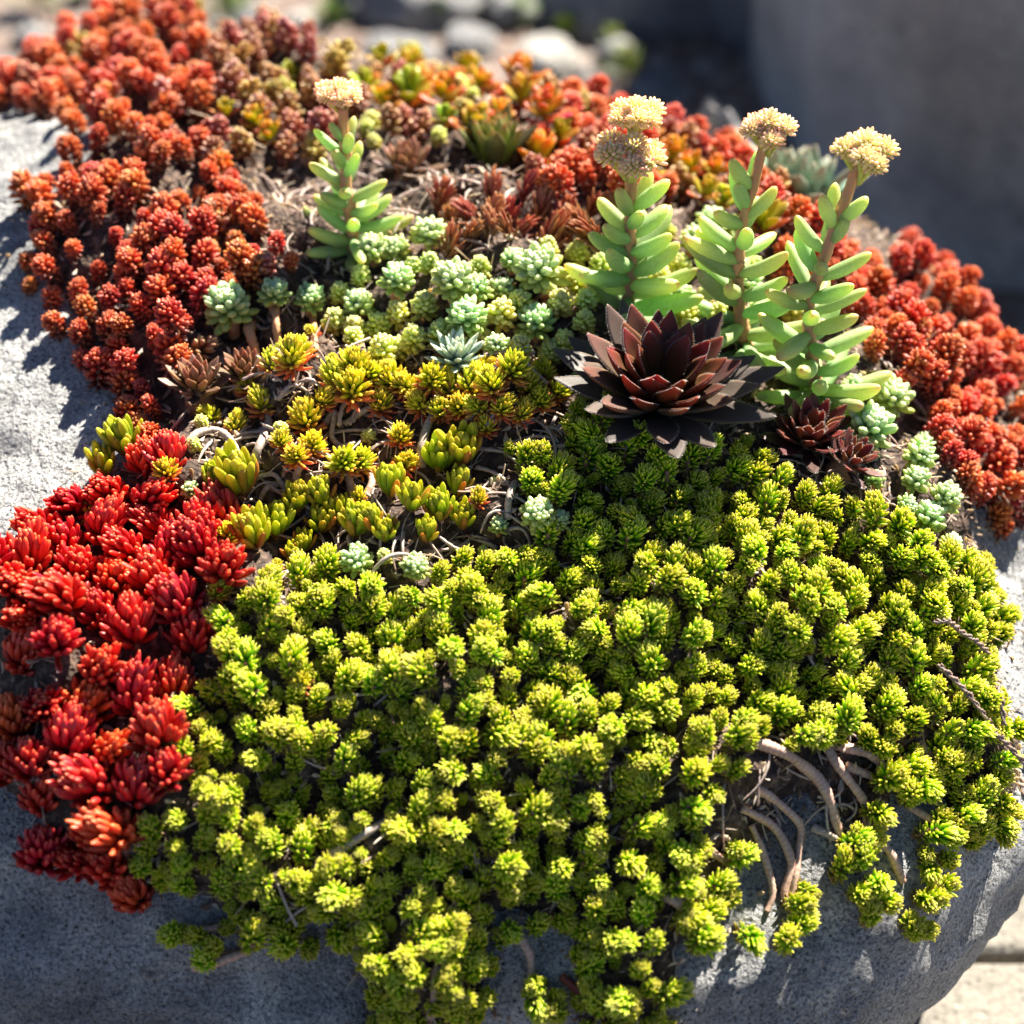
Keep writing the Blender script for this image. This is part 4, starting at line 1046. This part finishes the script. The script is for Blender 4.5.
# ------------------------------------------------------------------ bare trailing stems
def trail(pix, r_px, mat, label, rings=.10, name='trailing_stem', lift=(.5, 1.6), group='bare trailing stems', cat='stem'):
    pts, rad = [], []
    for i, (x, y) in enumerate(pix):
        loc, nor = cast(x, y)
        if loc is None: continue
        d = (loc - CAM_LOC).length
        r = 1.02 * r_px * d / FPX * (1.05 - .3 * i / max(1, len(pix) - 1))
        m = math.sin(math.pi * i / max(1, len(pix) - 1))
        n = smooth_normal(loc)
        pts.append(loc + n * r * (lift[0] + (lift[1] - lift[0]) * m * 1.6)); rad.append(r)
    if len(pts) < 2: return
    o0 = pts[0].copy()
    V, F, D, _ = tube([p - o0 for p in pts], rad, 8, rings, .0022, RNG)
    o = put(name, mesh_from(name, V, F, D, None, M[mat])); o.location = o0
    return tag(o, label, cat, group)
TR = [([(735, 738), (747, 742), (776, 754), (807, 773), (824, 797), (841, 838)], 6.0, 'stem', 'thickest bare ringed stem curving down the hollow at lower right'),
      ([(822, 740), (828, 756), (845, 783), (860, 804), (866, 830)], 5.0, 'stem', 'bare ringed stem just right of the thickest one'),
      ([(866, 826), (886, 855), (902, 882)], 4.6, 'stem', 'bare stem running down beside the hanging lime cluster'),
      ([(830, 745), (865, 756), (886, 775)], 4.6, 'stem', 'short bare stem under the overhang at the top of the hollow'),
      ([(845, 766), (862, 775), (882, 786)], 4.4, 'stem', 'dark bare stem under the short one in the hollow'),
      ([(740, 808), (752, 815), (773, 831), (787, 860), (782, 892), (786, 905)], 4.4, 'stem', 'outer bare stem looping to the two hanging lime tufts'),
      ([(750, 824), (760, 855), (769, 890), (766, 912)], 3.8, 'stem', 'leftmost of the bare stems dropping to the hanging lime tufts'),
      ([(755, 788), (768, 797), (794, 821), (796, 845), (792, 879), (790, 912)], 4.2, 'stem', 'rightmost of the bare stems dropping to the hanging lime tufts'),
      ([(695, 840), (706, 850), (726, 864)], 4.0, 'stem', 'short bare stem in the shadow left of the looping stems'),
      ([(660, 893), (676, 901), (695, 920), (708, 942)], 5.0, 'stem', 'bare brown stem ending in one tuft on the rock'),
      ([(812, 826), (826, 834), (840, 842)], 4.0, 'palestem', 'short grey stem at the foot of the thickest stem'),
      ([(908, 806), (925, 820), (944, 838)], 4.0, 'stem', 'bare stem under the bulge at the right edge'),
      ([(918, 742), (926, 760), (932, 780)], 3.8, 'stem', 'pinkish stem between the two right bulges'),
      ([(330, 856), (345, 848), (368, 832), (392, 817)], 4.6, 'palestem', 'bare grey twig in the dark gap at lower left'),
      ([(508, 918), (516, 930), (528, 950), (532, 975), (534, 992)], 4.6, 'stem', 'bare stem hanging at the bottom middle'),
      ([(424, 940), (419, 960), (414, 994)], 5.0, 'stem', 'left one of two stems hanging at the bottom left of centre'),
      ([(440, 960), (434, 982), (431, 1022)], 5.0, 'stem', 'right one of two stems hanging at the bottom left of centre'),
      ([(560, 975), (572, 985), (592, 1002), (616, 1018)], 4.2, 'redstem', 'dark red stem at the bottom edge'),
      ([(196, 966), (210, 963), (228, 956), (248, 950)], 5.0, 'stem', 'bare pinkish stem lying on shaded rock at lower left'),
      ([(190, 932), (210, 928), (240, 920)], 4.0, 'stem', 'thin stem above the lying pinkish one at lower left'),
      ([(422, 470), (424, 450), (430, 428), (440, 412)], 5.0, 'palestem', 'upright grey root in the litter by the green leaf buds'),
      ([(508, 520), (509, 502), (516, 484)], 4.4, 'palestem', 'grey root in the gap below the yellow orange row'),
      ([(188, 445), (200, 437), (219, 435), (236, 450), (240, 470)], 4.2, 'palestem', 'dry curled root arching above the crimson patch'),
      ([(252, 474), (260, 452), (270, 430), (268, 412)], 4.6, 'palestem', 'dry root rising under an orange tuft'),
      ([(238, 488), (255, 482), (275, 478), (285, 490)], 3.4, 'palestem', 'dry curled root right of a plump green leaf bud'),
      ([(258, 505), (268, 492), (282, 486)], 3.2, 'palestem', 'pale root under the curled one'),
      ([(325, 425), (335, 415), (332, 440), (345, 450)], 3.4, 'palestem', 'dry looping root behind the orange tufts'),
      ([(345, 425), (370, 412), (400, 405)], 3.6, 'palestem', 'dry root lying below the orange row'),
      ([(255, 325), (252, 340), (258, 358)], 6.0, 'pinkstem', 'thick pink stalk under the large stemmed mint rosette'),
      ([(276, 305), (277, 325), (280, 348)], 4.2, 'pinkstem', 'pink stalk of the next mint rosette'),
      ([(312, 312), (314, 330), (316, 350)], 4.0, 'pinkstem', 'pink stalk of the third mint rosette'),
      ([(246, 250), (252, 268), (260, 286)], 4.0, 'pinkstem', 'bare pale stalk at the right of the rusty clump'),
      ([(296, 482), (302, 462), (300, 448)], 4.0, 'stem', 'short brown stalk under a small orange tuft'),
      ([(352, 500), (350, 482), (346, 466)], 4.4, 'stem', 'brown stalk under the largest orange tuft'),
      ([(364, 502), (372, 486), (366, 468)], 4.0, 'stem', 'brown stalk right of the one under the largest orange tuft')]
for pix, r, mt, lb in TR: trail(pix, r, mt, lb)
def wiry(pix, label):
    pts, rad = [], []
    for i, (x, y) in enumerate(pix):
        loc, nor = cast(x, y)
        if loc is None: continue
        pts.append(loc + smooth_normal(loc) * .017 + Vector(RNG.normal(0, .0004, 3))); rad.append(.0008)
    mb = MB()
    for ph in (0, math.pi):
        P2 = []
        n = 60
        T = np.linspace(0, len(pts) - 1.001, n)
        for j, t in enumerate(T):
            a = int(t); p = pts[a].lerp(pts[a + 1], t - a)
            an = ph + j * .9
            P2.append(p - pts[0] + Vector((math.cos(an), math.sin(an), math.sin(an) * .5)) * .0007)
        V, F, D, _ = tube(P2, [.00075] * n, 5, .25, .006, RNG)
        mb.add(V, F, D)
    o = put('wiry_stem', mb.mesh('wiry_stem', M['wire'])); o.location = pts[0]
    return tag(o, label, 'stem', 'dark wiry stems')
wiry([(910, 634), (925, 636), (934, 640), (950, 652), (960, 662), (968, 685), (972, 705), (973, 730)], 'short twisted wiry stem arching on the right of the lime mat')
wiry([(913, 674), (927, 688), (941, 703), (955, 720), (968, 737), (980, 750), (992, 765), (1004, 788), (1012, 812)], 'long twisted wiry stem running down over the right edge')

# ------------------------------------------------------------------ litter: scraps of dead leaves and twigs lying on the soil
def litter(n):
    mb = MB()
    base, tb = leaf_geo('paddle', 1, .42, .10, .1, .6, 6)
    idx = RNG.choice(len(CAND), n, replace=False)
    for i in idx:
        p, nn = CAND[i], _nn[i]
        if CFACE[i] < -.2: continue
        L = RNG.uniform(.0025, .0065); twig = RNG.random() < .22
        V = base * np.array((L, L, L)) if not twig else base * np.array((L * 2.4, L * .35, L * 1.0))
        qn = Z.rotation_difference(Vector(nn)) @ Quaternion(Z, RNG.uniform(0, 6.28)) @ Quaternion(Vector((0, 1, 0)), RNG.uniform(-.7, .35)) @ Quaternion(Vector((1, 0, 0)), RNG.uniform(-.8, .8))
        V = V @ np.array(qn.to_matrix()).T + p + nn * RNG.uniform(.0003, .0025)
        r = RNG.random()
        mb.add(V, ring_quads(7, 6), np.stack([tb, np.full(len(tb), RNG.random() ** 1.5), np.full(len(tb), r)], 1))
    return mb.mesh('litter', M['litter'])
tag(put('litter', litter(14000)), 'scraps of dead leaves and twigs on the soil between the plants', 'litter', kind='stuff')

# ------------------------------------------------------------------ a tangle of dry rootlets in the bare places
def rootlets(areas):
    mb = MB()
    for poly, n in areas:
        ins = np.nonzero((poly_sd(project(CAND)[:, :2], poly) > 0) & (CFACE > 0))[0]
        if not len(ins): continue
        for i in RNG.choice(ins, n):
            p = Vector(CAND[i]); nn = Vector(_nn[i])
            a = RNG.uniform(0, 6.28); t1 = nn.orthogonal().normalized(); t1.rotate(Quaternion(nn, a)); t2 = nn.cross(t1)
            L = RNG.uniform(.010, .032); hgt = RNG.uniform(.001, .006); cv = RNG.uniform(-.5, .5)
            pts = [p + t1 * L * (u - .5) + t2 * cv * L * (u - .5) ** 2 * 2 + nn * (hgt * math.sin(u * math.pi) - .0004) for u in np.linspace(0, 1, 6)]
            r0 = RNG.uniform(.0003, .0011)
            V, F, D, _ = tube(pts, [r0 * (1 - .1 * k) for k in range(6)], 6, .15, .003, RNG)
            D = D.copy(); D[:, 1] = RNG.random()
            mb.add(V, F, D)
    return mb.mesh('dry_rootlets', M['palestem'])
tag(put('dry_rootlets', rootlets([([(180, 420), (300, 350), (560, 350), (600, 420), (540, 540), (420, 560), (250, 600), (190, 500)], 230), ([(740, 410), (880, 420), (920, 540), (800, 480)], 60), ([(740, 745), (880, 755), (870, 840), (750, 850)], 20),
                                  ([(260, 160), (420, 150), (600, 180), (560, 250), (330, 260), (260, 280)], 120), ([(220, 600), (980, 500), (980, 820), (640, 950), (240, 900)], 70), ([(860, 340), (940, 420), (980, 520), (920, 420)], 40)])),
    'tangle of thin dry rootlets on the soil between the plants', 'roots', kind='stuff')

# ------------------------------------------------------------------ weeds on the earth far behind
for i, (px, py, w, lb) in enumerate([(440, 30, 40, 'small green weed by the long grey stone'), (615, 55, 34, 'bright green weed in the shadow right of the pale stone'), (225, 22, 50, 'tall green weed behind the rosy shoots'),
                                     (40, 12, 60, 'yellowish weed in the top left corner'), (565, 42, 34, 'pale green weed left of the bright one'), (625, 78, 40, 'grey green weed behind the coral red plants'), (690, 6, 60, 'dark weed at the top edge in the shade'), (100, 0, 50, 'weed at the top edge behind the rusty red clump'), (250, 4, 44, 'second tall weed behind the rosy shoots'), (520, 30, 40, 'weed between the grey stones'), (330, 30, 36, 'low weed at the left of the dark stone')]):
    q = at_z(px, py, 0.0)
    d = (q - CAM_LOC).length
    ml, sl = kind_meshes('weed')
    e = empty('green_weed', q, lb, 'weed', 'green weeds on the earth', Quaternion(Z, i * 1.3), w * d / FPX / .06)
    put('leaf_rosette', ml[i % 3], e)
